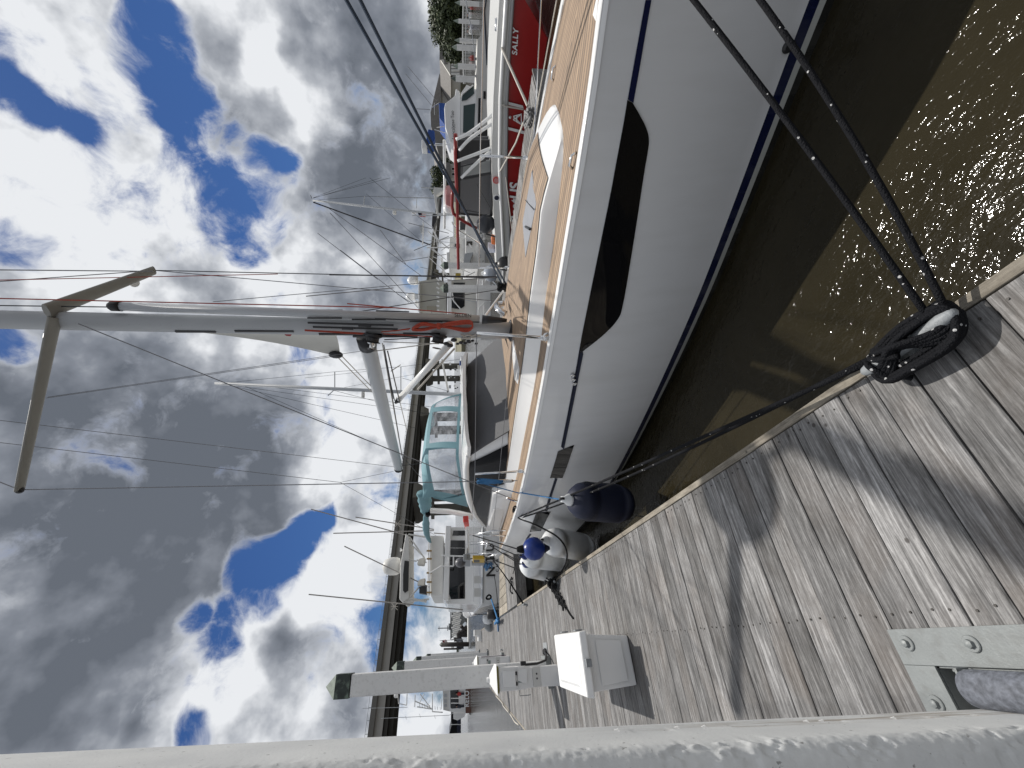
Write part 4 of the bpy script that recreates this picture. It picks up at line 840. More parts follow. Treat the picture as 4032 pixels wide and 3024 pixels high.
# twin forestay lines running up to the top right
wire(at('A',748,0,X=3.1), at('d2',1860,740,X=4.1), 'furler_line', .011, mat('blue_black_line', (.012,.03,.06), .5), grow=.6); wire(at('A',778,0,X=3.15), at('d2',1780,720,X=4.1), 'furler_line', .011, mat('blue_black_line2', (.012,.03,.06), .5), grow=.6)
wire(at('d2',640,1440,X=3.1), at('d2',620,1120,X=3.1), 'line', .003)
# turnbuckles at the near chainplate
for dx, r_ in ((0, .022),): MB().tube([Vector((1.63,4.72,.90)), Vector((1.63,4.72,.93)), Vector((1.63,4.72,1.09)), Vector((1.63,4.72,1.13))], [.008,r_,r_,.008], 8).build('turnbuckle', 'steel', sb)
MB().tube([at('A',1125,1085,X=1.6)+Vector((0,0,.02)), at('A',1125,1085,X=1.6)+Vector((.03,-.12,.2))], .014, 8).build('turnbuckle', 'steel', sb)
# furled mainsail clew showing aft of the mast
sl = [at('A',440,719,X=3.0), at('A',735,771,X=3.0), at('A',721,716,X=3.0)]
for q in sl: pass
sm = MB(); n_ = 10; rows = []
for i in range(n_+1):
    t = i/n_; a_ = sl[0].lerp(sl[1], t); b_ = sl[0].lerp(sl[2], t); a_.y += .05*math.sin(math.pi*t)*-1
    rows.append([b_.lerp(a_, k/6)+Vector((.05*math.sin(math.pi*k/6)*t,0,0)) for k in range(7)])
sail = sm.slab(rows, (.012,0,0)).build('furled_mainsail', 'sail', sb, smooth=True)
sn = [at('y1',1690,628,X=2.96), at('y1',1735,625,X=2.96), at('y1',1725,638,X=2.96), at('y1',1700,636,X=2.96)]
MB().prism(sn, (-.004,0,0)).build('sail_emblem', mat('emblem_red', (.35,.05,.05), .7), sail)
p = at('y2',300,975,X=3.0); MB().ball(p, .06, 12, (.6,1,1.4)).build('clew_block', 'black', sail, smooth=True)
wire(at('y2',320,1000,X=3.0), at('y2',655,1340,X=3.0), 'outhaul', .006, 'rope_white'); wire(at('y2',360,990,X=3.0), at('y2',690,1330,X=3.0), 'outhaul', .006, 'rope_white')
for a_, b_ in (((765,880),(860,1400)),((780,1020),(870,1420)),((800,940),(920,1440))): wire(at('y2',*a_,X=2.95), at('y2',*b_,X=2.95), 'reef_line', .006, 'wire_dark')
wire(at('y2',770,830,X=2.9), at('y2',1300,800,X=2.9), 'reef_line', .006, 'wire_dark'); wire(at('y2',760,850,X=2.9), at('y2',1300,870,X=2.9), 'reef_line', .005, 'rope_white'); wire(at('y2',600,950,X=2.95), at('y2',1300,860,X=2.9), 'reef_line', .006, 'rope_white')
for q in (((250,360),(430,1400)),((270,420),(450,1500)),((300,430),(480,1180)),((420,560),(330,620)),((480,1180),(430,1540)),((470,1450),(605,1610)),((440,1500),(620,1480))): wire(at('z3',*q[0],X=2.96), at('z3',*q[1],X=2.96), 'reef_line', .006, random.choice(['wire_dark','rope_white','wire_dark']))
# winches on the mast
for r_, x_, y_, s_ in (('y2',1300,780,1.5),('y2',665,775,1.6)):
    p = at(r_, x_, y_, X=2.90); w_ = MB().lathe([(.06*s_,0),(.062*s_,.02),(.042*s_,.04),(.042*s_,.075),(.055*s_,.09),(.03*s_,.095)], p, 18, axis=(-.4,.35,.1)).build('winch', 'black', mast, auto=40)
    MB().lathe([(.028*s_,0),(.034*s_,.012),(.012*s_,.016)], p+Vector((-.4,.35,.1)).normalized()*.097*s_, 12, axis=(-.4,.35,.1)).build('winch_top', 'steel', mast)
random.seed(5)
for k in range(9): q = at('y2',1370+36*k, 860+random.uniform(-30,30), X=2.92+random.uniform(-.05,.05)); MB().ball(q, random.uniform(.016,.03), 10, (.7,1,1.3)).build('mast_block', 'black', mast, smooth=True)
# gooseneck steel
gs = MB(); gs.ball(at('y2',640,870,X=2.95), .06, 12, (.8,1.2,.8)); gs.build('boom_bracket', 'steel', mast, smooth=True)
# ---- stanchions and guard wires
stn = []
for r_, x_, y_, yb in (('A',1083,718,2.55),('z4',975,135,4.55),('z1',925,1452,None),('d2',1380,435,None)):
    pass
def stanchion(base, top):
    s = MB().tube([base, top], .0125, 10).build('stanchion', 'steel', sb, smooth=True); MB().lathe([(.022,0),(.022,.05),(.016,.06)], base, 12).build('stanchion_base', 'steel', s, auto=40); return s
b1 = Vector((tab(SHX,2.55)+.05, 2.55, sheer_z(2.55)+.01)); t1 = at('z3',1130,262,Y=2.55); stanchion(b1, t1)
b2 = Vector((tab(SHX,4.55)+.06, 4.55, sheer_z(4.55)+.01)); t2 = at('z4',975,138,Y=4.55); stanchion(b2, t2)
b3 = Vector((4.28, 2.62, .83)); b3 = at('z1',1380,1475,Z=.84); t3 = at('z1',925,1452,X=b3.x); stanchion(b3, t3)
b4 = at('d2',1885,432,Z=.83); t4 = at('d2',1390,437,X=b4.x); stanchion(b4, t4)
gw = MB(); gw.tube([at('A',1083,718,Y=2.55), at('A',1075,0,Y=.7)+Vector((0,0,0))], .004, 6); 
wire(t1, t2, 'guard_wire', .004); wire(b1.lerp(t1,.5), b2.lerp(t2,.5), 'guard_wire', .003)
wire(t3, at('z1',958,0,X=3.6), 'guard_wire', .005, 'steel'); wire(t3, t4, 'guard_wire', .005, 'steel'); wire(t4, at('y2',1650,770,X=4.3), 'guard_wire', .004); 
wire(at('z1',1410,1659,X=4.2), at('z1',1495,0,X=3.45), 'guard_wire', .005, 'steel'); wire(at('z1',1330,1659,X=4.25), at('z1',1640,0,X=3.45), 'guard_wire', .005, 'rope_white')
p5 = at('d3',1400,440,X=1.75); wire(t2, at('d3',1480,420,X=1.7), 'guard_wire', .004); wire(b2.lerp(t2,.5), at('d3',1830,560,X=1.62), 'guard_wire', .004)
# ---- stern rail, with its clutter
def sp(x, y, X): return at('d3', x, y, X=X)
ps = MB(); r_ = .0125
ps.tube([sp(1440,650,1.75), sp(1500,655,1.62), sp(1800,580,1.6), sp(2040,570,1.58)], r_, 8)
ps.tube([sp(1500,655,1.62), sp(2060,660,1.58)], r_, 8); ps.tube([sp(1440,770,1.7), sp(2070,765,1.56)], r_, 8); ps.tube([sp(1460,800,1.8), sp(1780,800,1.6)], r_, 8)
ps.tube([sp(1420,950,1.75), sp(1960,945,1.56)], r_, 8); ps.tube([sp(1410,640,1.8), sp(1415,1030,1.8)], r_, 8); ps.tube([sp(1440,1040,1.85), sp(1700,1010,1.75), sp(1960,950,1.6)], r_, 8)
ps.tube([sp(1750,770,1.6), sp(1680,940,1.65)], .02, 8); ps.build('stern_rail', 'steel', sb, smooth=True)
pk = MB(); q = [sp(1385,560,1.9), sp(1440,560,1.9), sp(1440,1000,1.9), sp(1385,1000,1.9)]; pk.prism(q, (.06,0,0)); pk.build('rail_board', 'white_gel', sb, bevel=.01)
lf = MB(); q = [sp(1340,440,2.0), sp(1430,435,2.0), sp(1440,560,2.0), sp(1380,565,2.0)]; lf.prism(q, (.12,0,0)); lf.build('rescue_bag', 'red_plastic', sb, bevel=.015)
# outboard on the rail and the yellow bag
om = thing('outboard_motor', 'grey outboard motor clamped on the yacht stern rail beside a yellow bag', 'outboard motor', tuple(sp(1400,1100,1.75)))
q = sp(1295,1100,1.75); MB().ball(q, .13, 14, (.9,1.2,1.0)).build('cowling', mat('grey_cowling', (.10,.10,.11), .4), om, smooth=True)
MB().prism([sp(1345,1060,1.75),sp(1460,1060,1.75),sp(1460,1165,1.75),sp(1345,1165,1.75)], (.14,0,0)).build('leg', mat('grey_leg', (.26,.28,.30), .5), om, bevel=.01)
MB().prism([sp(1480,1110,1.72),sp(1850,1110,1.72),sp(1850,1150,1.72),sp(1480,1150,1.72)], (.05,0,0)).build('bracket', mat('grey_leg2', (.3,.31,.33), .5), om)
yb = thing('rescue_bag', 'yellow rescue bag with dark strap hanging on the yacht stern rail', 'rescue bag', tuple(sp(1600,1075,1.7)))
MB().prism([sp(1500,1040,1.68),sp(1695,1040,1.68),sp(1695,1105,1.68),sp(1500,1105,1.68)], (.08,0,0)).build('bag', 'yellow', yb, bevel=.015); MB().prism([sp(1515,1060,1.675),sp(1610,1060,1.675),sp(1610,1098,1.675),sp(1515,1098,1.675)], (.02,0,0)).build('strap', 'black', yb)
bc = MB(); random.seed(8)
P = [sp(1710+random.uniform(-25,110), 1080+random.uniform(20,160), 1.66+random.uniform(-.03,.03)) for k in range(14)]; bc.tube(curve(P, 4), .016, 7)
tag(bc.build('blue_rope_bundle', 'rope_blue', smooth=True), 'bundle of blue rope under the outboard on the yacht stern', 'rope')
# arch leg
al = MB(); rows = []
for x_, y_, w_ in ((805,250,.05),(900,255,.05),(1100,265,.06),(1300,300,.075),(1440,335,.10),(1500,360,.13)):
    c_ = at('d3', x_, y_, X=2.35); rows.append([c_+Vector((.05*math.cos(2*math.pi*k/14), w_*1.5*math.sin(2*math.pi*k/14), 0)) for k in range(14)])
al.grid(rows, closed=True); al.build('arch_leg', 'white_gel', sb, smooth=True)
# ---- spray hood: teal canvas with clear windows
hood = MB(); YH = 6.45
def dh(r, x, y, Y=YH): return at(r, x, y, Y=Y)
bL, bR = dh('d4',1440,1010), at('z4',905,380,X=2.35)
front = [('d4',1440,985,6.75),('d4',1060,1120,6.75),('d4',780,1240,6.6),('d4',665,1330,6.5)]
# outline of the hood arch seen from ahead, far side to near side: foot and crown points
foot = [at('d4',1440,990,Z=1.475), dh('d4',1415,1400,6.25), dh('z3',965,1310,6.2), dh('z4',850,60,6.3), at('z4',905,395,X=2.33)]
foot[0] = dh('d4',1440,990,6.7)
crown = [dh('d4',770,1235,6.75), dh('d4',625,1420,6.55), dh('z3',655,1330,6.55), dh('z4',575,70,6.6), at('z4',625,325,X=2.38)]
back = [p+Vector((0,.9,.06)) for p in crown]; back[4] = at('z4',545,345,X=2.36); back[3] = crown[3]+Vector((0,.95,.10)); back[2] = crown[2]+Vector((0,1.0,.10))
F_ = curve(foot, 8); K_ = curve(crown, 8); B_ = curve(back, 8)
def hp3(u, v):
    i = u*(len(F_)-1); a = int(min(len(F_)-2, i)); f = i-a
    p = F_[a].lerp(F_[a+1], f).lerp(K_[a].lerp(K_[a+1], f), v); p.y -= .05*math.sin(math.pi*v); return p
rows_top = [K_, [k.lerp(b, .5)+Vector((0,0,.05)) for k, b in zip(K_, B_)], B_]
hood.slab(rows_top, (0,.01,-.012))
# canvas frame strips between the windows
def cell(u0, u1, v0, v1, n=8): return [[hp3(lerp(u0,u1,k/n), lerp(v0,v1,j/4)) for k in range(n+1)] for j in range(5)]
for c_ in ((0,1,0,.08),(0,1,.90,1.0),(0,.03,.08,.90),(.225,.275,.08,.90),(.475,.535,.08,.90),(.945,1.0,.08,.90)): hood.slab(cell(*c_, n=24 if c_[1]-c_[0] > .5 else 6), (0,.012,0))
hood.build('spray_hood', 'teal', sb, auto=60)
for u0, u1 in ((.03,.225),(.275,.475),(.535,.945)): MB().slab([[p+Vector((0,.004,0)) for p in r] for r in cell(u0, u1, .08, .90)], (0,.004,0)).build('hood_window', 'vinyl', sb, smooth=True)
sp_ = MB(); q = [at('d3',850,45,X=2.36), at('d3',1000,70,X=2.36), at('d3',1390,0,X=2.34), at('d3',1420,195,X=2.33), at('d3',1180,130,X=2.34)]; sp_.prism(q, (.012,0,0)); sp_.build('hood_side', 'teal', sb)
# rolled sun awning behind it
ra = MB(); pts = [at('d3',690,-40,X=2.5), at('d3',720,120,X=2.42), at('d3',725,260,X=2.36), at('d3',735,320,X=2.33), at('d3',735,480,X=2.28), at('d3',745,620,X=2.22), at('d3',790,740,X=2.18), at('d3',815,775,X=2.16)]
rr_ = [.20,.21,.15,.075,.13,.11,.07,.03]; P = curve(pts, 6); R_ = []
for i in range(len(P)): s = i/6; a = min(6, int(s)); R_.append(lerp(rr_[a], rr_[a+1], s-a)*(.62+.05*math.sin(i*1.7)))
ra.tube(P, R_, 16, flat=.55); ra.build('rolled_awning', 'teal', sb, smooth=True)
MB().tube([at('d3',765,295,X=2.30), at('d3',765,320,X=2.30)], .05, 10).build('awning_tie', 'rope_black', sb)
# ---- sliding clutter on the far rail, fore deck
wn_ = MB(); p = at('y2',1900,500,X=3.6); wn_.tube(curve([at('d2',1800,1010,Y=3.6), at('d2',1690,1040,Y=3.6), at('d2',1720,1120,Y=3.5), at('d2',1830,1190,Y=3.5)]), .035, 10); wn_.build('mast_pulpit', 'steel', sb, smooth=True)
wire(at('d2',1790,810,X=3.9), at('d2',1500,1210,X=3.4), 'pole_strut', .012, 'white_gel')
fb_ = MB(); random.seed(4); P = [at('d2',1740+random.uniform(-40,110), 730+random.uniform(-40,100), X=4.05+random.uniform(-.06,.06)) for k in range(18)]; fb_.tube(curve(P, 4), .022, 7)
tag(fb_.build('dark_rope_bundle', 'rope_black', smooth=True), 'black rope bundle hanging at the far rail of the yacht beyond the mast', 'rope')
# red halyard coil on the mast
rc = MB(); random.seed(2); K = []
for k in range(9):
    o = random.uniform(-14,14); K += [('d2',330+k*9,1400+o),('d2',480,1350+o*1.5),('d2',720,1375+o),('d2',950,1345+o*2),('d2',1240,1320+o*2),('d2',1285,1400+o),('d2',1180,1450+o*2),('d2',900,1405+o),('d2',720,1390+o),('d2',500,1440+o*1.2),('d2',310,1440+o)]
P = [at(r_, x_, y_, X=2.905+random.uniform(-.012,.012)) for r_, x_, y_ in K]; rc.tube(curve(P, 4), .0085, 6)
for k in range(5): a_ = at('d2',715+9*k,1335,X=2.885); b_ = at('d2',720+9*k,1425,X=2.885); rc.tube(curve([a_, a_.lerp(b_,.5)+Vector((-.03,-.01,0)), b_]), .009, 6)
rc.tube([at('d2',0,1465,X=2.91), at('d2',270,1425,X=2.90)], .007, 6)
tag(rc.build('rope_coil', 'rope_red', smooth=True), 'coil of red rope hung on the sailboat mast', 'rope coil')
wc = MB(); P = [at('d2',1100+60*k, 1530+(18 if k % 2 else -6), X=2.90) for k in range(6)]+[at('d2',1120+50*k, 1590-(14 if k % 2 else 0), X=2.91) for k in range(4)]; wc.tube(curve(P, 4), .010, 6)
tag(wc.build('rope_coil', 'rope_white', smooth=True), 'pale rope coil at the foot of the sailboat mast', 'rope coil')
# deck lines at the mast foot: black jib sheet, white block
bs = MB(); bs.tube(curve([at('z3',1380,250,Z=.95), at('z3',1440,420,Z=.93), at('z3',1480,560,Z=.93), at('z3',1490,650,Z=.92), at('z3',1460,760,Z=.92)]), .014, 7); tag(bs.build('jib_sheet', 'rope_black', smooth=True), 'black sheet lying on the cabin top beside the mast foot', 'rope')
wb_ = MB(); wb_.prism([at('z3',1478,330,Z=.95),at('z3',1540,600,Z=.93),at('z3',1525,740,Z=.93),at('z3',1495,700,Z=.93),at('z3',1475,480,Z=.94)], (0,0,.015)); wb_.build('sheet_track', 'white_gel', sb, bevel=.004)
# blue line bundle and black knot on the near rail
bb_ = MB(); random.seed(6); P = []
for k in range(10): P += [at('z4',990+random.uniform(0,20),165+random.uniform(0,55),X=1.60), at('z4',1190+random.uniform(-20,20),180+random.uniform(0,45),X=1.60)]
bb_.tube(curve(P, 3), .0075, 6); bb_.tube([at('z4',1340,295,X=1.6), at('z4',1040,215,X=1.6)], .007, 6)
tag(bb_.build('blue_line_bundle', 'rope_blue', smooth=True), 'hanks of blue line hung on the guard wire by the near shroud', 'rope')
tag(MB().tube([at('z4',1345,290,X=1.58), at('d6',1430,310,X=1.27)], .008, 7).build('fender_line', 'rope_blue'), 'blue line holding the big navy fender over the hull', 'rope')
kb = MB(); random.seed(9); P = [at('d6',600+random.uniform(-60,75),520+random.uniform(-75,85),X=1.60+random.uniform(-.05,.02)) for k in range(22)]; kb.tube(curve(P, 4), .011, 7)
P = [at('d6',690-2*k+random.uniform(-28,28),215+k*26,X=1.60) for k in range(12)]; kb.tube(curve(P, 4), .012, 7); kb.tube([at('d6',610,590,X=1.56), at('d6',540,660,X=1.56)], .012, 7)
tag(kb.build('knotted_rope', 'rope_black', smooth=True), 'black knotted rope on the yacht rail cleat above the fenders', 'rope')
tag(MB().tube(curve([at('d6',615,605,X=1.55), at('d6',690,665,X=1.45), at('d6',900,740,X=1.30), at('d6',1150,860,X=1.2), at('d6',1350,980,X=1.1), at('d6',1480,1130,X=1.0), at('d6',1535,1300,X=.95), at('d6',1510,1460,X=.92), at('d6',1440,1600,X=.88), Vector((.79,7.05,.06))]), .011, 8).build('stern_line', 'rope_black', smooth=True), 'black stern line drooping in a loop past the white fenders to the dock', 'mooring line', 'black mooring lines of the sailboat')
def sl2(a, b, lab, r=.011): return tag(MB().tube(sag(a, b, .03), r, 7).build('stern_line', 'rope_black', smooth=True), lab, 'mooring line', 'black mooring lines of the sailboat')
ck = Vector((.77,7.1,.06))
sl2(at('d6',330,1250,X=1.6), ck, 'upper black stern line from the white stern roller to the rope heap')
sl2(at('d6',20,1340,X=1.7), ck+Vector((0,.1,0)), 'lower black stern line from the stern rail to the rope heap')
sl2(at('d6',170,1385,X=1.7), Vector((.73,10.5,.06)), 'black stern line from the stern rail to the small corner cleat')
sl2(at('d3',1800,1020,X=1.7), Vector((.73,10.52,.08)), 'second black stern line slanting to the small corner cleat')
sl2(at('d6',580,1385,Y=12.1), at('d6',550,1659,Y=12.14), 'short black line hanging from the finger dock edge', .009)
k2 = MB(); random.seed(12); P = [at('w2',578+random.uniform(-10,10),500+k*11,Z=.03+.03*random.random()) for k in range(12)]; k2.tube(curve(P, 4), .02, 6); tag(k2.build('rope_heap', 'rope_black', smooth=True), 'small black rope heap on the finger dock boards', 'rope')
# ------------------------------------------------------------------ fenders
def fender(c, R, Lh, label, ends, cover, tilt=(0,0,1), logo=False):
    t = thing('fender', label, 'fender', tuple(c), 'fenders hung between the yacht and the dock')
    p = [(.03,-Lh/2-.02),(R*.55,-Lh/2+.015),(R*.85,-Lh/2+.07),(R,-Lh/2+.17)]+[(R*(1+.012*math.sin(k)), lerp(-Lh/2+.17, Lh/2-.17, k/6)) for k in range(7)]+[(R,Lh/2-.17),(R*.88,Lh/2-.08),(R*.62,Lh/2-.01),(R*.34,Lh/2+.02)]
    MB().lathe(p, c, 30, axis=tilt).build('body', cover, t, smooth=True); ax = Vector(tilt).normalized()
    MB().lathe([(R*.32,0),(R*.30,.035),(R*.16,.08),(R*.14,.115),(.012,.12)], Vector(c)+ax*(Lh/2+.012), 18, axis=tilt).build('end_cap', ends, t, smooth=True)
    MB().tube([Vector(c)+ax*(Lh/2+.10)+Vector((0,-.03,0)), Vector(c)+ax*(Lh/2+.14)+Vector((0,-.02,0)), Vector(c)+ax*(Lh/2+.14)+Vector((0,.02,0)), Vector(c)+ax*(Lh/2+.10)+Vector((0,.03,0))], .014, 7).build('eye', 'black', t, smooth=True)
    return t
fa, fb2 = at('y6',835,400,X=1.20), at('y6',1370,440,X=1.20)
fender(fa.lerp(fb2, .5), .20, (fa-fb2).length, 'large navy covered fender between the hull and the dock', 'fender_white', 'navy', tuple(fa-fb2))
f1a, f1b = at('d6',1180,1060,X=1.14), at('d6',1930,1190,X=1.14); f1 = fender(f1a.lerp(f1b,.5), .19, (f1a-f1b).length, 'largest white fender, nearest of the three at the stern, with round logo', 'fender_white', 'fender_white', tuple(f1a-f1b))
lg = at('d6',1365,1275,X=1.0); n_ = (EYEV-lg).normalized(); MB().lathe([(.032,0),(.032,.003)], f1a.lerp(f1b,.3)+n_*.193+Vector((-.02,-.02,-.03)), 18, axis=tuple(n_)).build('round_mark', 'letter_black', f1)
MB().lathe([(.022,0),(.022,.002)], f1a.lerp(f1b,.3)+n_*.197+Vector((-.02,-.02,-.03)), 18, axis=tuple(n_)).build('mark_centre', mat('mark_grey', (.25,.28,.33), .4), f1)
f2a, f2b = at('d6',790,1340,X=1.10), at('d6',1490,1420,X=1.10); fender(f2a.lerp(f2b,.5), .165, (f2a-f2b).length, 'middle white fender of the three hanging behind the blue ball', 'fender_blue', 'fender_white', tuple(f2a-f2b))
f3a, f3b = at('d6',800,1480,X=1.04), at('d6',1340,1620,X=1.04); fender(f3a.lerp(f3b,.5), .19, (f3a-f3b).length, 'smudged white fender with blue neck, farthest of the three at the stern', 'fender_blue', 'fender_white', tuple(f3a-f3b))
fbl = at('d6',930,1200,X=1.02); t = thing('fender', 'round blue ball fender hanging above the white fenders', 'fender', tuple(fbl), 'fenders hung between the yacht and the dock')
MB().ball(fbl, .145, 24, (1,1,1.02)).build('body', 'fender_blue', t, smooth=True); MB().lathe([(.06,0),(.03,.05),(.02,.07)], fbl-Vector((0,0,.14)), 12, axis=(0,0,-1)).build('nipple', 'navy', t); MB().lathe([(.055,0),(.045,.05),(.03,.09)], fbl+Vector((0,0,.13)), 12).build('neck', 'rope_black', t)
for a_, b_, lab in ((('d3',1500,655,1.62), fbl+Vector((0,0,.2)), 'black fender line to the blue ball from the upper rail'), (('d3',1750,780,1.6), f2a+Vector((0,0,.1)), 'black fender line to the middle white fender'), (('d3',1780,820,1.6), f3a+Vector((0,0,.1)), 'black fender line to the smudged white fender')):
    tag(MB().tube([at(a_[0],a_[1],a_[2],X=a_[3]), b_], .009, 7).build('fender_line', 'rope_black'), lab, 'rope')
rl2 = MB(); rl2.hexa([sp(1860,990,1.62),sp(1960,910,1.6),sp(1985,960,1.6),sp(1890,1040,1.62)], [sp(1860,990,1.7),sp(1960,910,1.68),sp(1985,960,1.68),sp(1890,1040,1.7)]); rl2.build('stern_roller', 'white_gel', sb, bevel=.01)
# ================================================================== beyond the sailboat
def pp(pts, D, depth, m=None):
    return (m or MB()).prism([at(*p, D=D) for p in pts], _fh*depth)
def rc4(r, x0, y0, x1, y1): return [(r,x0,y0),(r,x1,y0),(r,x1,y1),(r,x0,y1)]
def tb(pts, D, rr, n=6, m=None): return (m or MB()).tube([at(*p, D=D) for p in pts], rr, n)
# ---- bridge: one straight line far behind, deck about 20 m up
HB = 20.0
b0, b1 = at('A',789,1590,Z=HB), at('z2',455,930,Z=HB)
bdv = (b1-b0); bdv.z = 0; bdv.normalize(); bn = Vector((-bdv.y, bdv.x, 0)); bst = b0-bdv*90; bln = 620
bg_ = thing('road_bridge', 'long grey road bridge on high piers crossing behind the marina', 'bridge', (bst.x, bst.y, 0))
def bbox(t0, t1, o0, o1, z0, z1, m): p = lambda t, o, z: bst+bdv*t+bn*o+Vector((0,0,z-bst.z)); return m.hexa([p(t0,o0,z0),p(t1,o0,z0),p(t1,o1,z0),p(t0,o1,z0)], [p(t0,o0,z1),p(t1,o0,z1),p(t1,o1,z1),p(t0,o1,z1)])
z = HB-.9
bbox(0,bln,0,12,z-.55,z,MB()).build('deck', 'concrete', bg_); bbox(0,bln,-.25,0,z-.62,z+.45,MB()).build('parapet', mat('bridge_parapet', (.13,.125,.115), .8, var=.1, vscale=.2), bg_)
g = MB(); bbox(0,bln,.6,.9,z-2.3,z-.56,g); g.build('fascia_girder', mat('fascia_concrete', (.33,.32,.30), .8, var=.08, vscale=.2), bg_)
g = MB()
for o in (2.6,4.6,6.6,8.6,10.6): bbox(0,bln,o,o+.5,z-4.1+.0,z-.56,g)
bbox(0,bln,1.2,11.6,z-3.2,z-2.4,g); g.build('girders', 'concrete_dark', bg_)
g = MB(); 
for k in range(int(bln/2.2)): bbox(k*2.2,k*2.2+.07,-.2,-.13,z+.45,z+1.0,g)
bbox(0,bln,-.2,-.13,z+.93,z+1.0,g); bbox(0,bln,-.2,-.13,z+.66,z+.70,g); g.build('railing', 'galv', bg_, kind='stuff')
def tof(r, x, y): p = at(r, x, y, D=100)-EYEV; d = bst-EYEV; A = Matrix(((p.x, -bdv.x),(p.y, -bdv.y))); s = A.inverted() @ Vector((d.x, d.y)); return s[1]
for r_, x_, y_ in (('z4',470,285),('z3',620,1010),('d4',600,1330),('d2',760,500),('d4',800,180)):
    if r_ == 'd4' and x_ == 600: continue
    t = tof(r_, x_, y_); pr = MB(); w = 6.0 if r_ != 'd4' else 4
    p = lambda a, o, zz: bst+bdv*a+bn*o+Vector((0,0,zz-bst.z))
    pr.hexa([p(t-w*.32,-.6,z-7.2),p(t+w*.32,-.6,z-7.2),p(t+w*.32,12,z-7.2),p(t-w*.32,12,z-7.2)],[p(t-w*.5,-1,z-5.3),p(t+w*.5,-1,z-5.3),p(t+w*.5,12.4,z-5.3),p(t-w*.5,12.4,z-5.3)])
    bbox(t-w*.5,t+w*.5,-1,12.4,z-5.3,z-4.1,pr); bbox(t-w*.26,t+w*.26,1.2,3.2,ZW-2,z-7.2,pr); bbox(t-w*.26,t+w*.26,8.4,10.4,ZW-2,z-7.2,pr); bbox(t-w*.3,t+w*.3,0,12,z-10.5,z-9.4,pr)
    pr.build('pier', mat('pier_concrete', (.12,.115,.10), .85, var=.15, vscale=.3), bg_)
# ---- land at the right and far left
ld = MB(); q = [at('A',985,-400,D=58), at('A',985,760,D=80), at('A',985,760,D=400), at('A',985,-900,D=400)]; ld.prism([(p.x,p.y,ZW-.5) for p in q], (0,0,1.1)); ld.build('shore', 'land', kind='structure')
# ---- houses
def house(name, lab, D, wallr, roofpts, depth, wins=(), wm='siding', roofdepth=None):
    t = thing(name, lab, 'house', tuple(Vector((at(*wallr[:3],D=D).x, at(*wallr[:3],D=D).y, .6))))
    r, x0, y0, x1, y1 = wallr; pp(rc4(*wallr), D, depth).build('wall', wm, t); pp(roofpts, D-.6, depth+1.2).build('roof', 'roof_shingle', t)
    for w in wins:
        f = pp(rc4(r, *w), D-.08, .07).build('window', 'white_paint', t); a, b, c, d = w; k = .18
        pp(rc4(r, lerp(a,c,k*.5), lerp(b,d,k), lerp(c,a,k*.5), lerp(d,b,k)), D-.12, .03).build('pane', 'glass_smoke', f)
    return t
h1 = house('shore_house', 'tall tan house with hip roof and louvred windows behind the white cruiser', 72, ('z1',560,735,790,1530), [('z1',548,680),('z1',560,735),('z1',572,1560),('z1',468,1180),('z1',462,1050),('z1',500,880)], 12,
  [(570,745,640,765),(575,785,640,800),(580,815,622,835),(575,850,620,872),(555,1150,620,1185),(590,1220,640,1245),(600,1320,650,1350),(600,1400,660,1440)])
pp([('z1',650,1400),('z1',655,1480),('z1',700,1480),('z1',700,1400)], 70, 1).build('porch', 'wood_dark', h1)
h2 = house('shore_house', 'house with white gable and grey roof beside the big tree', 66, ('z1',650,545,760,720), [('z1',546,555),('z1',652,722),('z1',652,535),('z1',600,500),('z1',545,440),('z1',550,318)], 9)
pp([('z1',556,556),('z1',648,700),('z1',648,545)], 65, .3).build('gable', 'cream', h2); pp(rc4('z1',590,545,620,590), 64.8, .15).build('gable_vent', 'roof_shingle', h2)
for k in range(5): pp(rc4('z1',655,548+k*32,735,560+k*32), 64, .3).build('porch_post', 'white_paint', h2)
pp(rc4('z1',652,560,735,690), 64.9, .2).build('porch_shade', 'wood_dark', h2)
h3 = house('shore_house', 'low white buildings left of the tan house, partly behind the red boat', 60, ('z1',640,1530,800,1659), [('z1',590,1510),('z1',645,1520),('z1',645,1659),('z1',600,1659)], 8, [(660,1560,700,1590),(660,1610,700,1640)])
# ---- trees
def tree(name, lab, base, H, blobsz, n, leaf, m, seed):
    t = thing(name, lab, 'tree', tuple(base)); random.seed(seed); tr = MB(); base = Vector(base)
    cs = [(base+Vector(c)*1.0, r) for c, r in blobsz]
    tr.tube([base-Vector((0,0,.6)), base+Vector((.1,0,H*.25)), base+Vector((-.1,.1,H*.5))], [H*.035,H*.028,H*.016], 8)
    for c, r in cs: tr.tube([base+Vector((0,0,H*.3)), base.lerp(c, .6)+Vector((0,0,H*.08)), c], [H*.015,H*.009,H*.003], 6)
    tr.build('trunk', 'bark', t)
    for mi, share in ((m, .62), ('leaf_light', .38)):
        lf = MB()
        for c, r in cs:
            for k in range(int(n*share*(r**2)/sum(q[1]**2 for q in cs))):
                d = Vector((random.gauss(0,1), random.gauss(0,1), random.gauss(0,1))).normalized(); rr = r*(.55+.45*random.random()**.5)*(1+.22*math.sin(d.x*5+seed)*math.cos(d.z*6))
                p = c+Vector((d.x*rr, d.y*rr, d.z*rr*.8)); a = Vector((random.gauss(0,1), random.gauss(0,1), random.gauss(0,.6))).normalized(); b = a.cross(d+Vector((.01,.3,.2))).normalized(); s = leaf*random.uniform(.6,1.4)
                lf.add([p-a*s, p+b*s*.55, p+a*s, p-b*s*.55], [(0,1,2,3)])
        lf.build('crown', mi, t)
    return t
tp = at('z1',700,120,D=52); tb0 = Vector((tp.x, tp.y, .5)); rr3 = lambda a, b, c: tuple(_rh*a+_fh*b+Vector((0,0,c)))
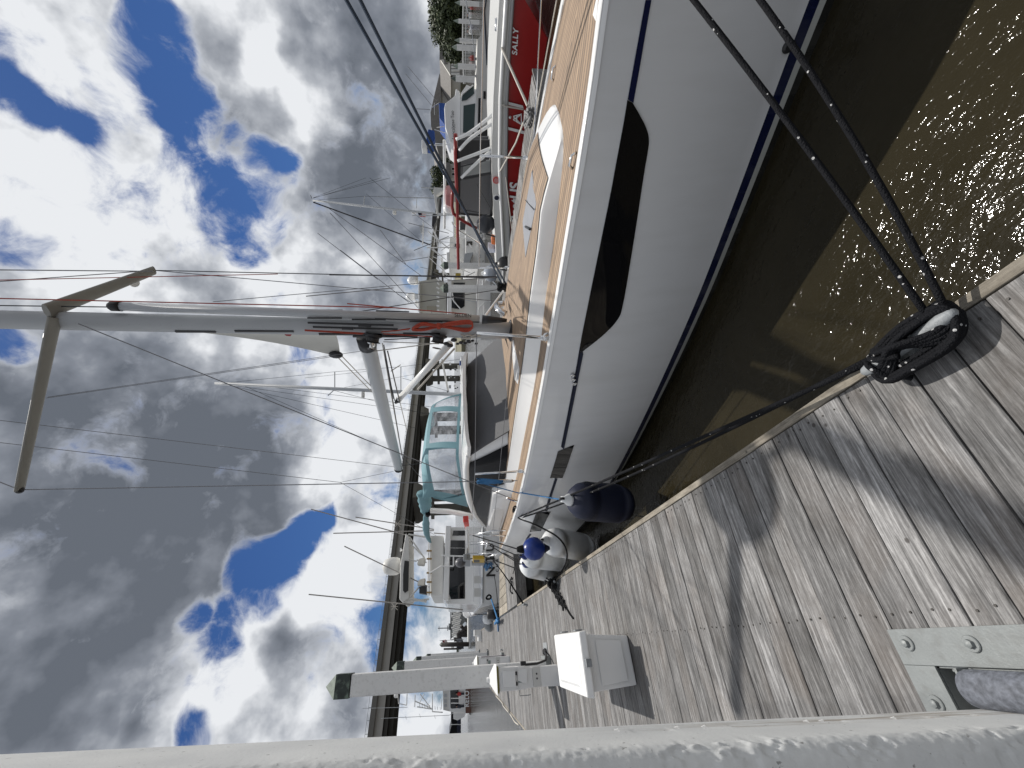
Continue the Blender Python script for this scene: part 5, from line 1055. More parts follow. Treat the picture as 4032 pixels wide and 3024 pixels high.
def cr_(r, x, y, rad_): p = at(r, x, y, D=52)-tb0; return (tuple(p), rad_)
tree('broadleaf_tree', 'large dark green tree between the shore houses and the railed pier', tb0, 8, [cr_('z1',560,60,2.2),cr_('z1',600,170,2.4),cr_('z1',560,250,2.0),cr_('z1',640,330,2.0),cr_('z1',660,430,1.7),cr_('z1',700,500,1.1),cr_('z1',690,200,2.2),cr_('z1',700,60,2.0),cr_('z1',660,-40,2.6),cr_('z1',540,150,1.5)], 15000, .17, 'leaf', 5)
tp = at('z2',640,280,D=60); tb1 = Vector((tp.x, tp.y, .5))
def cr2(x, y, rad_): p = at('z2', x, y, D=60)-tb1; return (tuple(p), rad_)
tree('pine_tree', 'small sparse pine tree above the red boat roof tubes', tb1, 5, [cr2(500,180,.8),cr2(530,250,1.0),cr2(510,330,.9),cr2(560,200,.9),cr2(580,300,1.0),cr2(545,380,.7)], 2600, .14, 'leaf', 8)
tp = at('z1',700,1560,D=64); tb2 = Vector((tp.x, tp.y, .5)); 
def cr4(x, y, rad_): p = at('z1', x, y, D=64)-tb2; return (tuple(p), rad_)
tree('pine_tree', 'small dark tree left of the tan house roof', tb2, 6, [cr4(600,1540,1.0),cr4(560,1560,.8),cr4(640,1580,1.1)], 1800, .15, 'leaf', 9)
# ---- white railed pier with visitors, and pilings
rp = thing('railed_pier', 'white railed pier in front of the big tree with a crowd behind it', 'pier', tuple(at('z1',900,300,D=40)))
pp([('z1',925,-120),('z1',960,-120),('z1',920,760),('z1',905,760)], 40, 3).build('deck', 'galv', rp)
tb([('z1',770,-60),('z1',762,360),('z1',772,780)], 39.6, .07).build('top_rail', 'white_paint', rp); tb([('z1',800,-60),('z1',790,400),('z1',785,780)], 39.6, .04).build('mid_rail', 'white_paint', rp)
b = MB()
for k in range(60): y_ = -50+k*13.8; b.tube([at('z1',772,y_,D=39.6), at('z1',845,y_,D=39.6)], .018, 5)
b.build('balusters', 'white_paint', rp, kind='stuff')
for i, (y_, x0, w, lab) in enumerate(((740,680,40,'white piling with dark cap beside the cruiser windscreen'),(625,700,36,'slim white piling right of the cruiser windscreen'),(450,690,38,'white piling with pale cap in front of the small gabled house'),(385,715,30,'white piling under the left edge of the big tree'),(205,705,28,'white piling under the middle of the big tree'),(35,720,30,'white piling at the right frame edge below the big tree'))):
    D = 30; p = at('z1',850,y_,D=D); w_ = w*.42194/1623*D/2; zt_ = at('z1',x0+18,y_,D=D).z
    t = thing('dock_piling', lab, 'piling', (p.x,p.y,0), 'white pilings before the shore'); MB().box((p.x-w_,p.y-w_,-1.5),(p.x+w_,p.y+w_,zt_)).build('shaft', 'piling_white', t)
    c = MB(); c.add([(p.x-w_,p.y-w_,zt_+.001),(p.x+w_,p.y-w_,zt_+.001),(p.x+w_,p.y+w_,zt_+.001),(p.x-w_,p.y+w_,zt_+.001),(p.x,p.y,zt_+.4)], [(3,2,1,0),(0,1,4),(1,2,4),(2,3,4),(3,0,4)]); c.build('cap', 'cap_green' if i else 'bronze', t)
def person(name, lab, p, h, top, bottom, D=None):
    t = thing('person', lab, 'person', tuple(p), 'visitors on the far pier'); p = Vector(p); s = h/1.75; b = MB()
    def V(a, c): return p+_rh*a*s+Vector((0,0,c*s))
    b.tube([V(-.09,.0),V(-.1,.45),V(-.08,.9)], [.06*s,.075*s,.10*s], 8); b.tube([V(.10,.0),V(.1,.45),V(.08,.9)], [.06*s,.075*s,.10*s], 8); b.build('trousers', bottom, t, smooth=True)
    b = MB().tube([V(0,.85),V(0,1.1),V(0,1.35),V(0,1.45)], [.15*s,.155*s,.19*s,.08*s], 10); b.tube([V(-.2,1.38),V(-.27,1.1),V(-.24,.85)], [.06*s,.05*s,.04*s], 7); b.tube([V(.2,1.38),V(.27,1.12),V(.2,.92)], [.06*s,.05*s,.04*s], 7); b.build('shirt', top, t, smooth=True)
    b = MB().ball(V(0,1.62), .115*s, 12, (.85,1,1.15)); b.tube([V(0,1.42),V(0,1.55)], .05*s, 8); b.build('head', 'skin', t, smooth=True); MB().ball(V(0,1.665), .118*s, 10, (.9,1,.85)).build('hair', 'dark_cloth', t, smooth=True)
random.seed(21); PT = ['red_cloth','white_paint','dark_cloth','stripe_cloth','white_paint','galv','red_cloth','white_paint']
LB = ['red shirt','white shirt','dark shirt','pale blue shirt','white shirt','grey shirt','red shirt','white shirt']
for k, y_ in enumerate((70,150,215,255,300,470,545,610)):
    p = at('z1',925,y_,D=41+.5*(k%3)); person('p', f'person in a {LB[k]} on the railed pier, number {k}' if 0 else f'{["far right","right hand"," tall","middle","broad","left of middle","left hand","far left"][k].strip()} visitor in a {LB[k]} standing on the railed pier', (p.x,p.y,p.z-.25), 1.55+.15*(k%3), PT[k], 'dark_cloth' if k % 2 else 'stripe_cloth')
tag(pp([('d5',1400,830),('d5',1340,900),('d5',1315,1000),('d5',1340,1130),('d5',1350,1230),('d5',1400,1220)], 13.5, .5).build('striped_towel', 'stripe_cloth'), 'pale blue striped cloth heaped on the red boat deck', 'cloth')
# ---- white cabin cruiser
cz = thing('cabin_cruiser', 'white cabin cruiser with blue covers and dark windows behind the red boat', 'motor boat', tuple(Vector((at('z1',1000,900,D=19).x, at('z1',1000,900,D=19).y, ZW))))
D = 19
hl_ = [('z1',865,1400),('z1',880,760),('z1',895,360),('z1',905,355),('z1',960,200),('z1',985,-80),('z1',1200,-80),('z1',1200,1400)]
pp([('z1',905,1450),('z1',890,900),('z1',900,375),('z1',930,330),('z1',960,150),('z1',980,-100),('z1',1250,-100),('z1',1250,1450)], D, 2.6).build('hull', 'off_white', cz)
pp([('z1',985,600),('z1',960,100),('z1',985,-60),('z1',995,-60),('z1',972,100),('z1',998,600)], D-.05, .05).build('rub_strake', 'navy', cz)
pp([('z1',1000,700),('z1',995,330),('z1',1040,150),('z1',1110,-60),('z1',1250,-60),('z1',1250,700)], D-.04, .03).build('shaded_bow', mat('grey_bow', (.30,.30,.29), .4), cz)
pp([('z1',885,790),('z1',893,480),('z1',895,365),('z1',905,365),('z1',912,800)], D+.5, 1.2).build('foredeck', 'cream', cz)
for y_ in (550,625,710): p = at('z1',888,y_,D=D+.4); MB().ball(p, .06, 8).build('deck_cleat', 'black', cz)
pp([('z1',745,870),('z1',745,1400),('z1',905,1400),('z1',895,840),('z1',800,790)], D+.3, 2).build('cabin', 'white_gel', cz)
pp([('z1',770,985),('z1',765,1235),('z1',868,1245),('z1',880,965)], D+.27, .02).build('side_window', 'glass_blue', cz)
pp([('z1',760,880),('z1',752,940),('z1',800,930),('z1',872,870),('z1',862,800)], D+.26, .02).build('windscreen', 'glass_blue', cz)
tb([('z1',860,795),('z1',755,885)], D+.2, .03).build('screen_frame', 'white_gel', cz)
pp([('z1',600,960),('z1',590,1000),('z1',600,1190),('z1',640,1320),('z1',700,1370),('z1',745,1380),('z1',745,930),('z1',735,850),('z1',700,820),('z1',690,890)], D+.5, 1.6).build('flybridge', 'white_gel', cz, bevel=.05)
text_mesh('Apocalypse Too', 'boat_name', 'letter_black', cz, at('z1',692,1310,D=D+.44), at('z1',685,1170,D=D+.44)-at('z1',692,1310,D=D+.44), (0,0,1), .21, .02, .004)
pp([('z1',540,955),('z1',545,1100),('z1',600,1175),('z1',608,960)], D+.8, 1.2).build('blue_cover', 'blue_canvas', cz, bevel=.04)
pp([('z1',440,1200),('z1',415,1330),('z1',470,1345),('z1',505,1300),('z1',500,1215)], D+.9, .9).build('blue_awning', 'blue_canvas', cz, bevel=.05)
pp(rc4('z1',380,1300,430,1385), D+1, .5).build('radar', 'white_gel', cz, bevel=.03)
for a_, b_ in (((430,1350),(600,1360)),((500,1210),(600,1240)),((505,1340),(640,1350)),((520,1190),(590,1180)),((500,960),(500,1070)),((545,960),(480,1000))): tb([('z1',*a_),('z1',*b_)], D+.8, .018).build('awning_frame', 'steel', cz)
tb([('z1',855,0+0),('z1',650,1350)], D+.2, .012) ; 
for a_, b_ in (((715,-40),(720,1330)),): pass
tb([('z1',325,1015),('z1',430,1020),('z1',460,1025)], D+.8, .012).build('aerial', 'wire', cz)
tb([('z1',230,690),('z1',470,980)], D+2, .012).build('outrigger', 'wire', cz); tb([('z1',250,620),('z1',520,940)], D+2.4, .012).build('outrigger', 'wire', cz)
tb([('z1',790,0),('z1',850,300),('z1',880,560),('z1',895,780)], D-.1, .02).build('bow_rail', 'steel', cz); 
pp([('z1',910,915),('z1',900,1370),('z1',930,1370),('z1',940,915)], D-.06,.05).build('portlight', 'glass_dark', cz)
pp([('z1',955,850),('z1',955,915),('z1',978,915),('z1',978,850)], D-.06,.05).build('portlight', 'glass_dark', cz)
# cockpit gap in shade
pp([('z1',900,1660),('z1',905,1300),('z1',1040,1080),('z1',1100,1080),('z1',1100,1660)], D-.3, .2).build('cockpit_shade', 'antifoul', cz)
# ---- red towboat
TX = 11.0
tg = thing('towboat', 'red hulled towboat with white gunwale and lettering on the far side of the slip', 'towboat', (TX+1.2, 6, ZW))
def tx(r, x, y, X=TX): return at(r, x, y, X=X)
topE = [tx('z1',1240,-150), tx('z1',1228,0), tx('z1',1195,500), tx('z1',1175,900), tx('z1',1168,1659), tx('z2',1180,400), tx('z2',1195,700), tx('z2',1200,900), tx('z2',1195,1200)]
botE = [tx('z1',1330,-60), tx('z1',1345,0), tx('z1',1540,340), Vector((TX,3.6,-.9))]+[Vector((TX, topE[i].y, -.9)) for i in range(4, 9)]
n_ = 9; RW = []
for k in range(6): RW.append([a.lerp(b, k/5) for a, b in zip(topE, botE)])
m = MB().slab(RW, (2.6,0,0)); m.build('hull', 'red_hull', tg)
gT = [tx('z1',1110,-150), tx('z1',1105,0), tx('z1',1075,500), tx('z1',1050,900), tx('z1',1035,1400), tx('z2',1040,300), tx('z2',1062,700), tx('z2',1075,900), tx('z2',1080,1200)]
MB().slab([gT, [a+Vector((-.02,0,-.012)) for a in topE]], (2.65,0,0)).build('gunwale', mat('grey_white_gel', (.60,.60,.58), .3), tg)
mid = [a.lerp(b, .52) for a, b in zip(gT, topE)]; MB().tube([p+Vector((-.05,0,0)) for p in mid], .05, 8).build('rub_rail', 'white_gel', tg, smooth=True); MB().tube([p+Vector((-.05,0,0)) for p in topE], .035, 8).build('rub_rail', mat('grey_rubber', (.35,.35,.35), .5), tg, smooth=True)
a_, b_ = tx('d5',1775,1000,TX-.03), tx('d5',1800,505,TX-.03); text_mesh('SALLY', 'hull_name', 'letter_white', tg, a_, b_-a_, (0,0,1), (b_-a_).length/3.02, .012, .03, 1.12, .15)
e_ = tx('d1',1850,500,TX-.03); s_ = tx('d1',1835,1700,TX-.03); text_mesh('TowBoatUS', 'hull_name', 'letter_white', tg, e_+Vector((0,0,-.02)), e_-s_, (0,0,1), .43, .012, .03, 1.0, .12, 'RIGHT')
em = MB(); TXm = TX-.03
for q in ([(1175,945),(1180,975),(1330,1010),(1325,985)],[(1168,1180),(1170,1205),(1335,1250),(1335,1222)]): em.prism([tx('z1',*p,TXm) for p in q], (-.012,0,0))
for a_, b_ in (((1235,1085),(1310,1065)),((1235,1115),(1310,1160)),((1235,1085),(1300,1150)),((1235,1115),(1300,1075)),((1268,1075),(1268,1140)),((1310,1060),(1312,1165))): em.tube([tx('z1',*a_,TXm), tx('z1',*b_,TXm)], .014, 5)
em.ball(tx('z1',1205,1095,TXm), .035, 8); em.build('hull_emblem', 'letter_white', tg)
# wheelhouse with soft sides
def tq(pts, X, dep, name, m, par=tg): return MB().prism([tx(*p, X) for p in pts], (dep,0,0)).build(name, m, par)
dk = 11.5
tq([('d1',830,-250),('d1',830,1010),('d1',1400,1040),('d1',1420,350),('d1',1390,90),('d1',1390,-250)], dk+1.6, .06, 'far_enclosure', 'cover_grey')
for q in ([(845,-200),(840,100),(1380,100),(1380,-200)],): tq([('d1',*p) for p in q], dk+.9, .05, 'dark_curtain', 'black')
tq([('d1',930,210),('d1',920,400),('d1',1380,360),('d1',1370,120)], dk+.25, .02, 'vinyl_panel', mat('grey_vinyl', (.30,.31,.31), .25), tg)
for a_, b_, r2 in (((1390,-80),(1400,360),.055),((1400,360),(1385,1030),.05),((860,-80),(850,1010),.06),((1385,340),(850,440),.04),((1390,1040),(880,1000),.035),((1300,130),(850,240),.02),((1370,900),(1150,510),.012),((950,940),(1200,985),.012)): MB().tube([tx('d1',*a_,dk), tx('d1',*b_,dk)], r2, 6).build('enclosure_frame', 'black', tg)
MB().tube([tx('d1',*p,dk-.05) for p in ((805,-300),(800,0),(820,500),(835,1000),(845,1659),(850,1900))], .05, 8).build('roof_tube', 'red_metal', tg, smooth=True)
MB().tube([tx('d1',*p,dk) for p in ((770,560),(750,700),(745,880),(770,1000),(850,1070),(960,1140),(1150,1240))], .05, 8).build('roof_tube', 'red_metal', tg, smooth=True)
for q in (((1075,1045),(840,1230),(700,1300)),((1120,1100),(850,1280),(730,1400)),((1030,1380),(880,1440),(715,1500)),((1085,1380),(960,1460),(750,1659))): MB().tube(curve([tx('z1',*p,dk-.1) for p in q], 4), .045, 8).build('awning_tube', 'white_gel', tg, smooth=True)
MB().tube(curve([tx('d1',*p,dk+.3) for p in ((745,1140),(830,1250),(1000,1360),(1240,1520))], 4), .03, 8).build('awning_tube', 'steel', tg, smooth=True)
pb2 = MB().prism([tx('d1',*p,dk+.6) for p in ((640,690),(735,680),(735,900),(640,860))], (.5,0,0)).build('light_box', mat('pale_red_box', (.42,.17,.17), .4), tg, bevel=.03); MB().ball(tx('d1',685,910,dk+.8), .17, 14, (1,1,1)).build('lamp_dome', 'white_gel', tg, smooth=True)
MB().tube([tx('d1',620,-200,dk+1), tx('d1',628,600,dk+1), tx('d1',620,1240,dk+1)], .045, 8).build('white_boom', 'white_gel', tg, smooth=True)
for c_, m_ in (((1470,455),'red_plastic'),((1475,740),'navy')): p = tx('d1',*c_,TX-.04); g_ = MB().lathe([(.10,0),(.10,.008)], p, 18, axis=(-1,0,.1)).build('round_badge', 'letter_white' if m_ == 'navy' else m_, tg); MB().lathe([(.07,0),(.07,.006)], p+Vector((-.01,0,0)), 18, axis=(-1,0,.1)).build('badge_centre', m_ if m_ == 'navy' else mat('badge_pale', (.5,.2,.2), .4), g_)
MB().ball(tx('d1',1300,1170,dk-.1), .30, 16, (.7,1.1,1.0)).build('engine_cowl', mat('dark_cowl', (.03,.033,.04), .3), tg, smooth=True)
MB().tube([tx('d1',1300,1330,dk-.2), tx('d1',1640,1440,dk-.3)], .025, 6).build('tiller', 'black', tg)
MB().prism([tx('d1',*p,dk) for p in ((1400,1430),(1390,1500),(1450,1510),(1450,1440))], (.3,0,0)).build('gear_pile', 'orange', tg); MB().prism([tx('d1',*p,dk+.1) for p in ((1340,1560),(1340,1640),(1460,1640),(1460,1580))], (.3,0,0)).build('gear_bag', 'stripe_cloth', tg)
pl_ = tx('d5',1450,350,TX+.3); MB().tube([tx('d5',1410,330,TX+.3), tx('d5',1415,470,TX+.3), tx('d5',1405,560,TX+.3)], .04, 8).build('bow_cleat', 'steel', tg, smooth=True); MB().tube([tx('d5',1500,10,TX+.2), tx('d5',1500,90,TX+.2)], .05, 8).build('bow_cleat', 'steel', tg, smooth=True)
MB().tube([tx('d5',1590,170,TX+.1), tx('d5',1575,440,TX+.1)], .03, 8).build('bow_roller', 'steel', tg, smooth=True)
for k in range(2): p = tx('d2',1820+40*k,370+20*k,TX-.25); 
fbk = tx('d2',1825,365,9.6); t = thing('fender', 'round black fender between the towboat and its finger dock', 'fender', tuple(fbk)); MB().ball(fbk, .22, 18, (1,1,1.15)).build('body', 'black', t, smooth=True); MB().lathe([(.05,0),(.03,.08)], fbk+Vector((0,0,.24)), 10).build('neck', 'black', t)
tag(MB().tube([tx('z1',1130,450,TX-.1), tx('z1',1370,990,9.3)], .028, 7).build('mooring_line', 'rope_white'), 'thick pale line from the towboat bow to its finger dock', 'mooring line', 'pale lines of the towboat')
tag(MB().tube([tx('z1',1330,1140,9.3), tx('z1',1260,1330,10), tx('z1',1110,1600,TX-.1)], .02, 7).build('mooring_line', 'rope_white'), 'pale line from the finger dock back to the towboat cabin', 'mooring line', 'pale lines of the towboat')
tag(MB().tube([tx('z2',1165,230,TX-.2), tx('z2',1235,820,9.4)], .014, 7).build('mooring_line', 'rope_white'), 'thin pale line from the towboat down to the sailboat side', 'mooring line', 'pale lines of the towboat')
tag(MB().tube([tx('z1',1100,970,TX-.05), tx('z1',1160,990,TX-.1), tx('z1',1330,1020,TX-.1)], .02, 6).build('mooring_line', 'rope_white'), 'pale knotted line hanging down the red hull beside the emblem', 'mooring line', 'pale lines of the towboat')
# neighbour finger dock
nf = thing('finger_dock', 'grey finger dock between the sailboat and the red towboat', 'dock', (9,6,0))
bm_, tone = MB(), []
yy = 3.55
while yy < 16: board(8.45, 9.55, yy, yy+.135); yy += .1425
bm_.build('decking', 'dock_wood', nf, attr={'tone': tone})
bm_, tone = MB(), []; bm_.box((8.40,3.5,-.35),(8.44,16,.003)); bm_.box((8.40,3.46,-.35),(9.6,3.497,.003)); bm_.build('edge_board', 'dock_wood', nf, attr={'tone': [.4]*16}); MB().box((8.5,3.8,ZW-.2),(9.5,15.8,-.04)).build('float', 'antifoul', nf)
hpp = MB(); random.seed(14); P = [at('z1',1355+random.uniform(-20,45),1020+random.uniform(-30,180),Z=.05+random.random()*.08) for k in range(26)]; hpp.tube(curve(P, 4), .022, 6); tag(hpp.build('rope_heap', mat('grey_rope', (.20,.20,.20), .8, var=.3, vscale=30), smooth=True), 'heap of grey rope on the finger dock by the red towboat', 'rope')
# ---- marina pilings in the middle distance
for i, (x0, x1, y0, y1, D, lab) in enumerate(((890,1700,715,825,17.5,'white piling with green cap before the sportfisher with radar dome'),(890,1500,350,440,19,'white piling with dark cap right of the sportfisher'))):
    a, b = at('d2',x0,(y0+y1)/2,D=D), at('d2',x1,(y0+y1)/2,D=D); w_ = (y1-y0)*.24108/1623*D/2*.8; t = thing('dock_piling', lab, 'piling', (a.x,a.y,0), 'white pilings in the marina')
    MB().box((a.x-w_,a.y-w_,-1.5),(a.x+w_,a.y+w_,a.z)).build('shaft', 'piling_white', t, bevel=.02); q = w_+.012; MB().box((a.x-q,a.y-q,a.z+.001),(a.x+q,a.y+q,a.z+.19)).build('cap_band', 'bronze', t)
    c = MB(); zt_ = a.z+.191; c.add([(a.x-q,a.y-q,zt_),(a.x+q,a.y-q,zt_),(a.x+q,a.y+q,zt_),(a.x-q,a.y+q,zt_),(a.x,a.y,zt_+.17)], [(3,2,1,0),(0,1,4),(1,2,4),(2,3,4),(3,0,4)]); c.build('cap_point', 'cap_green', t)
# ---- sportfisher with big radar dome
D = 23; sf_ = thing('sportfishing_boat', 'white sportfishing boat with canvas flybridge and large radar dome beyond the mast', 'motor boat', tuple(Vector((at('d2',1600,900,D=D).x, at('d2',1600,900,D=D).y, ZW))))
pp([('d2',1380,560),('d2',1380,1330),('d2',1500,1340),('d2',1880,1300),('d2',1880,560)], D, 9).build('hull', 'white_gel', sf_)
pp([('d2',880,640),('d2',880,1200),('d2',1380,1320),('d2',1380,600)], D+2, 5).build('cabin', 'cream', sf_); pp([('d2',945,840),('d2',945,1085),('d2',1080,1110),('d2',1160,1060),('d2',1160,840)], D+1.95, .03).build('cabin_window', 'glass_dark', sf_)
pp(rc4('d2',975,675,1165,705), D+1.9, .05).build('side_window', 'glass_dark', sf_)
pp([('d2',420,655),('d2',420,1120),('d2',860,1130),('d2',860,690),('d2',720,605)], D+2.2, 3).build('flybridge_curtain', mat('beige_canvas', (.46,.45,.40), .7, var=.05, vscale=2), sf_); pp(rc4('d2',540,1060,700,1140), D+2.15, .03).build('clear_panel', mat('panel_gold', (.36,.33,.26), .2), sf_)
pp(rc4('d2',400,640,425,1150), D+1.6, 4).build('hardtop', 'white_gel', sf_, bevel=.03); pp(rc4('d2',880,620,945,1200), D+1.4, 1).build('flybridge_sole', 'white_gel', sf_)
p = at('d2',285,905,D=D+3); q = (at('d2',285,840,D=D+3)-at('d2',285,975,D=D+3)).length/2; a = at('d2',345,905,D=D+3); MB().lathe([(q*.9,0),(q,.15),(q*.97,q*1.2),(q*.75,q*1.75),(q*.4,q*2.05),(.02,q*2.15)], a, 20).build('shadow_dome', 'white_gel', sf_, smooth=True); MB().lathe([(q*.6,0),(q*.7,.25)], a-Vector((0,0,.26)), 14).build('dome_mount', 'alu_grey', sf_)
a = at('d2',395,640,D=D+3.5); MB().lathe([(.25,0),(.3,.2),(.28,.45),(.15,.62),(.02,.66)], a, 16).build('shadow_dome', 'white_gel', sf_, smooth=True)
pp(rc4('d2',340,955,400,1040), D+3, 1).build('small_dome', 'white_gel', sf_, bevel=.1)
for k in range(8): tb([('d2',700+12*(k%2),600+k*75),('d2',745,640+k*70)], D+1.5, .05).build('rod_holder', 'white_gel', sf_)
for a_, b_, r2 in (((1360,830),(1360,980),.05),((1500,960),(1650,990),.05),((1480,1010),(1480,1220),.035),((1390,1100),(1480,1000),.04),((950,930),(1090,1110),.03),((960,840),(980,980),.03),((980,980),(1090,1100),.03),((1460,640),(1460,735),.06),((1510,600),(1510,660),.05)): tb([('d2',*a_),('d2',*b_)], D-.2, r2).build('rail', 'white_gel', sf_)
pp(rc4('d2',1670,770,1715,860), D-.3, .4).build('rail_cover', mat('olive', (.08,.08,.05), .8), sf_)
for k, (a_, b_) in enumerate((((1590,620),(1700,730)),((1620,700),(1690,780)))): tb([('d2',*a_),('d2',*b_)], D-3, .05).build('pole', 'steel', sf_)
for a_, b_ in ((('A',713,460),('d2',400,1090)),(('A',735,540),('d2',250,1000)),(('d7',210,905),('d7',1190,1659)),(('d7',400,505),('d7',1900,1600)),(('d7',1230,850),('d7',1650,1410))): tb([a_, b_], D+2, .018).build('outrigger', 'wire', sf_)
# ---- second boat with tower right of it
D = 27; tw = thing('sportfishing_boat', 'white sportfishing boat with tuna tower and tangled frames left of the red boat', 'motor boat', tuple(Vector((at('d2',1500,200,D=D).x, at('d2',1500,200,D=D).y, ZW))))
pp([('d2',1180,-300),('d2',1180,330),('d2',1380,420),('d2',1900,420),('d2',1900,-300)], D, 9).build('hull', 'white_gel', tw); pp([('d2',920,-60),('d2',900,330),('d2',1180,330),('d2',1180,-60)], D+2, 4).build('cabin', 'off_white', tw); pp(rc4('d2',1000,40,1080,110), D+1.9, .05).build('window', 'glass_dark', tw); pp(rc4('d2',1190,0,1285,60), D-.1, .05).build('window', 'glass_dark', tw)
pp([('d2',770,270),('d2',800,560),('d2',830,540),('d2',800,270)], D+1, .2).build('hardtop', 'white_gel', tw); pp(rc4('d2',1010,520,1095,570), D-1, .4).build('oilskin', 'mustard', tw)
pp([('d2',860,180),('d2',920,170),('d2',920,330),('d2',870,330)], D-.5, .8).build('seat', 'white_gel', tw, bevel=.05); pp([('d2',1160,200),('d2',1300,180),('d2',1240,350),('d2',1140,350)], D-.5, .5).build('console', 'alu_grey', tw)
random.seed(31)
for a_, b_ in (((620,130),(890,330)),((640,120),(860,310)),((700,-60),(720,110)),((540,105),(1010,100)),((1010,90),(1050,190)),((780,150),(940,40)),((700,0),(1000,-80)),((560,-160),(900,120)),((980,220),(1080,330)),((1100,330),(1110,450)),((1360,-200),(1370,330)),((1500,360),(1500,600)),((1210,560),(1330,500)),((1080,610),(1240,540)),((1430,-50),(1430,120)),((640,-200),(760,40)),((480,-330),(470,60)),((660,60),(700,-250)),((820,470),(880,440)),((760,420),(870,560)),((1120,460),(1250,520)),((920,440),(940,640)),((1130,0),(1140,120)),((1230,40),(1280,100))):
    tb([('d2',*a_),('d2',*b_)], D-.4, random.uniform(.02,.045)).build('tower_tube', 'white_gel', tw)
for k in range(14): y_ = random.uniform(-250,420); x_ = random.uniform(1380,1620); s_ = random.uniform(15,45); pp(rc4('d2',x_,y_,x_+s_,y_+s_*random.uniform(.5,1.4)), D-.7-random.random(), .3).build('deck_gear', random.choice(['white_gel','alu_grey','galv','navy','black','off_white']), tw)
p = at('d2',1595,525,D=16); t = thing('fender', 'grey balloon fender lying between the pilings in the middle distance', 'fender', tuple(p)); MB().ball(p, .32, 16).build('body', mat('grey_vinyl2', (.30,.33,.38), .3), t, smooth=True); MB().lathe([(.1,0),(.05,.1)], p+Vector((0,0,.3)), 10).build('neck', 'white_gel', t)
# ---- far white sheds seen through the red boat's cabin
wd = thing('dock_shed', 'row of white sheds with small dark windows seen through the red boat cabin', 'shed', tuple(Vector((at('d1',1100,800,D=34).x, at('d1',1100,800,D=34).y, 0))))
pp([('d1',985,610),('d1',980,1080),('d1',1260,1080),('d1',1250,850)], 34, 3).build('wall', 'white_paint', wd)
for q in ((1010,640,1030,690),(1005,820,1040,880),(995,1050,1030,1110)): pp(rc4('d1',*q), 33.9, .08).build('window', 'glass_dark', wd)
pp([('d1',1160,690),('d1',1150,740),('d1',1280,930),('d1',1340,900),('d1',1280,780)], 33, .5).build('green_skiff', mat('green_skiff', (.05,.11,.10), .5), wd); pp(rc4('d1',880,1130,970,1250), 33.8, .2).build('dark_door', 'black', wd); pp([('d1',870,1110),('d1',870,1290),('d1',1100,1330),('d1',1110,1110)], 34, 3).build('wall', 'white_paint', wd)
# ---- moored sailboats: only masts and rigging show
def sailmast(lab, pts, r0, D, spr, wires, extra=()):
    p = at(*pts[-1], D=D); t = thing('moored_sailboat', lab, 'sailboat', (p.x,p.y,ZW), 'sailboats moored farther off'); a = at(*pts[0], D=D); foot = Vector((p.x,p.y,.6)); 
    MB().tube([a, p, foot], [r0*.8, r0, r0], 10).build('mast', 'alu_grey', t, smooth=True)
    hb = MB(); rows = []
    for k in range(11):
        s = -5+k; w = 1.6*max(.02, 1-((s+1)/6.2)**2 if s > -1 else 1-((s+1)/9)**2); c = foot+_fh*s*.8; rows.append([c-_rh*w+Vector((0,0,-.1)), c-_rh*w*.8+Vector((0,0,-1.2)), c+Vector((0,0,-1.5)), c+_rh*w*.8+Vector((0,0,-1.2)), c+_rh*w+Vector((0,0,-.1))])
    hb.grid(rows, closed=True); hb.build('hull', 'white_gel', t)
    for q in spr: tb(q, D, .03).build('spreader', 'alu_grey', t)
    for q, rr in wires: tb(q, D, rr, 5).build('stay', 'wire_dark', t)
    return t
sA = sailmast('moored sailboat mast with dark furled foresail and small flag at upper right', [('A',676,433),('A',810,447),('A',952,463)], .10, 34, [[('d7',980,300),('d7',960,440),('d7',910,480)],[('d7',1830,335),('d7',1825,500)]], [([('d7',140,400),('d2',600,60)], .055),([('d7',140,330),('d7',1400,0)], .012),([('d7',140,325),('d7',1000,0)], .010),([('d7',140,335),('d7',1250,0)], .010),([('d7',240,360),('d7',980,300),('d7',1830,330),('d1',640,750)], .012),([('d7',1060,0),('d7',1700,520),('d7',2070,800)], .014),([('d7',1000,260),('d7',1720,880),('d7',1900,1030)], .012)])
ff = pp([('d7',1845,570),('d7',1870,630),('d7',1975,640),('d7',1980,580),('d7',1920,570)], 34, .03).build('flag', 'red_cloth', sA); pp([('d7',1845,572),('d7',1862,610),('d7',1910,612),('d7',1905,572)], 33.96, .03).build('flag_canton', 'navy', ff)
for k in range(3): pp([('d7',1915,580+k*18),('d7',1915,588+k*18),('d7',1978,592+k*18),('d7',1978,584+k*18)], 33.96, .03).build('flag_stripe', 'letter_white', ff)
pp(rc4('d7',1435,525,1490,590), 34, .3).build('radar', 'off_white', sA, bevel=.08); pp(rc4('d7',1745,550,1810,572), 34, .3).build('mast_lamp', 'white_gel', sA)
tb([('d7',95,285),('d7',120,345)], 34, .02).build('vane', 'black', sA); pp([('d7',1870,790),('d7',1895,900),('d7',1950,860),('d7',1930,760)], 30, .2).build('wind_generator', 'alu_grey', sA); tb([('d7',1940,750),('d7',1930,1090)], 30, .03).build('generator_pole', 'white_gel', sA); 
tb([('d1',240,570),('d1',440,585)], 30, .035).build('lamp_arm', 'alu_grey', sA); pp([('d1',450,570),('d1',440,620),('d1',500,1030),('d1',530,1030),('d1',490,690),('d1',600,620),('d1',600,580)], 30, .5).build('hardtop', 'off_white', sA); pp([('d1',425,1020),('d1',440,1000),('d1',500,1010),('d1',500,1100),('d1',440,1230),('d1',415,1200)], 29, .5).build('boom_cover', 'black', sA)
tb([('d7',1180,310),('d1',720,750)], 36, .03).build('spare_mast', 'alu_grey', sA)
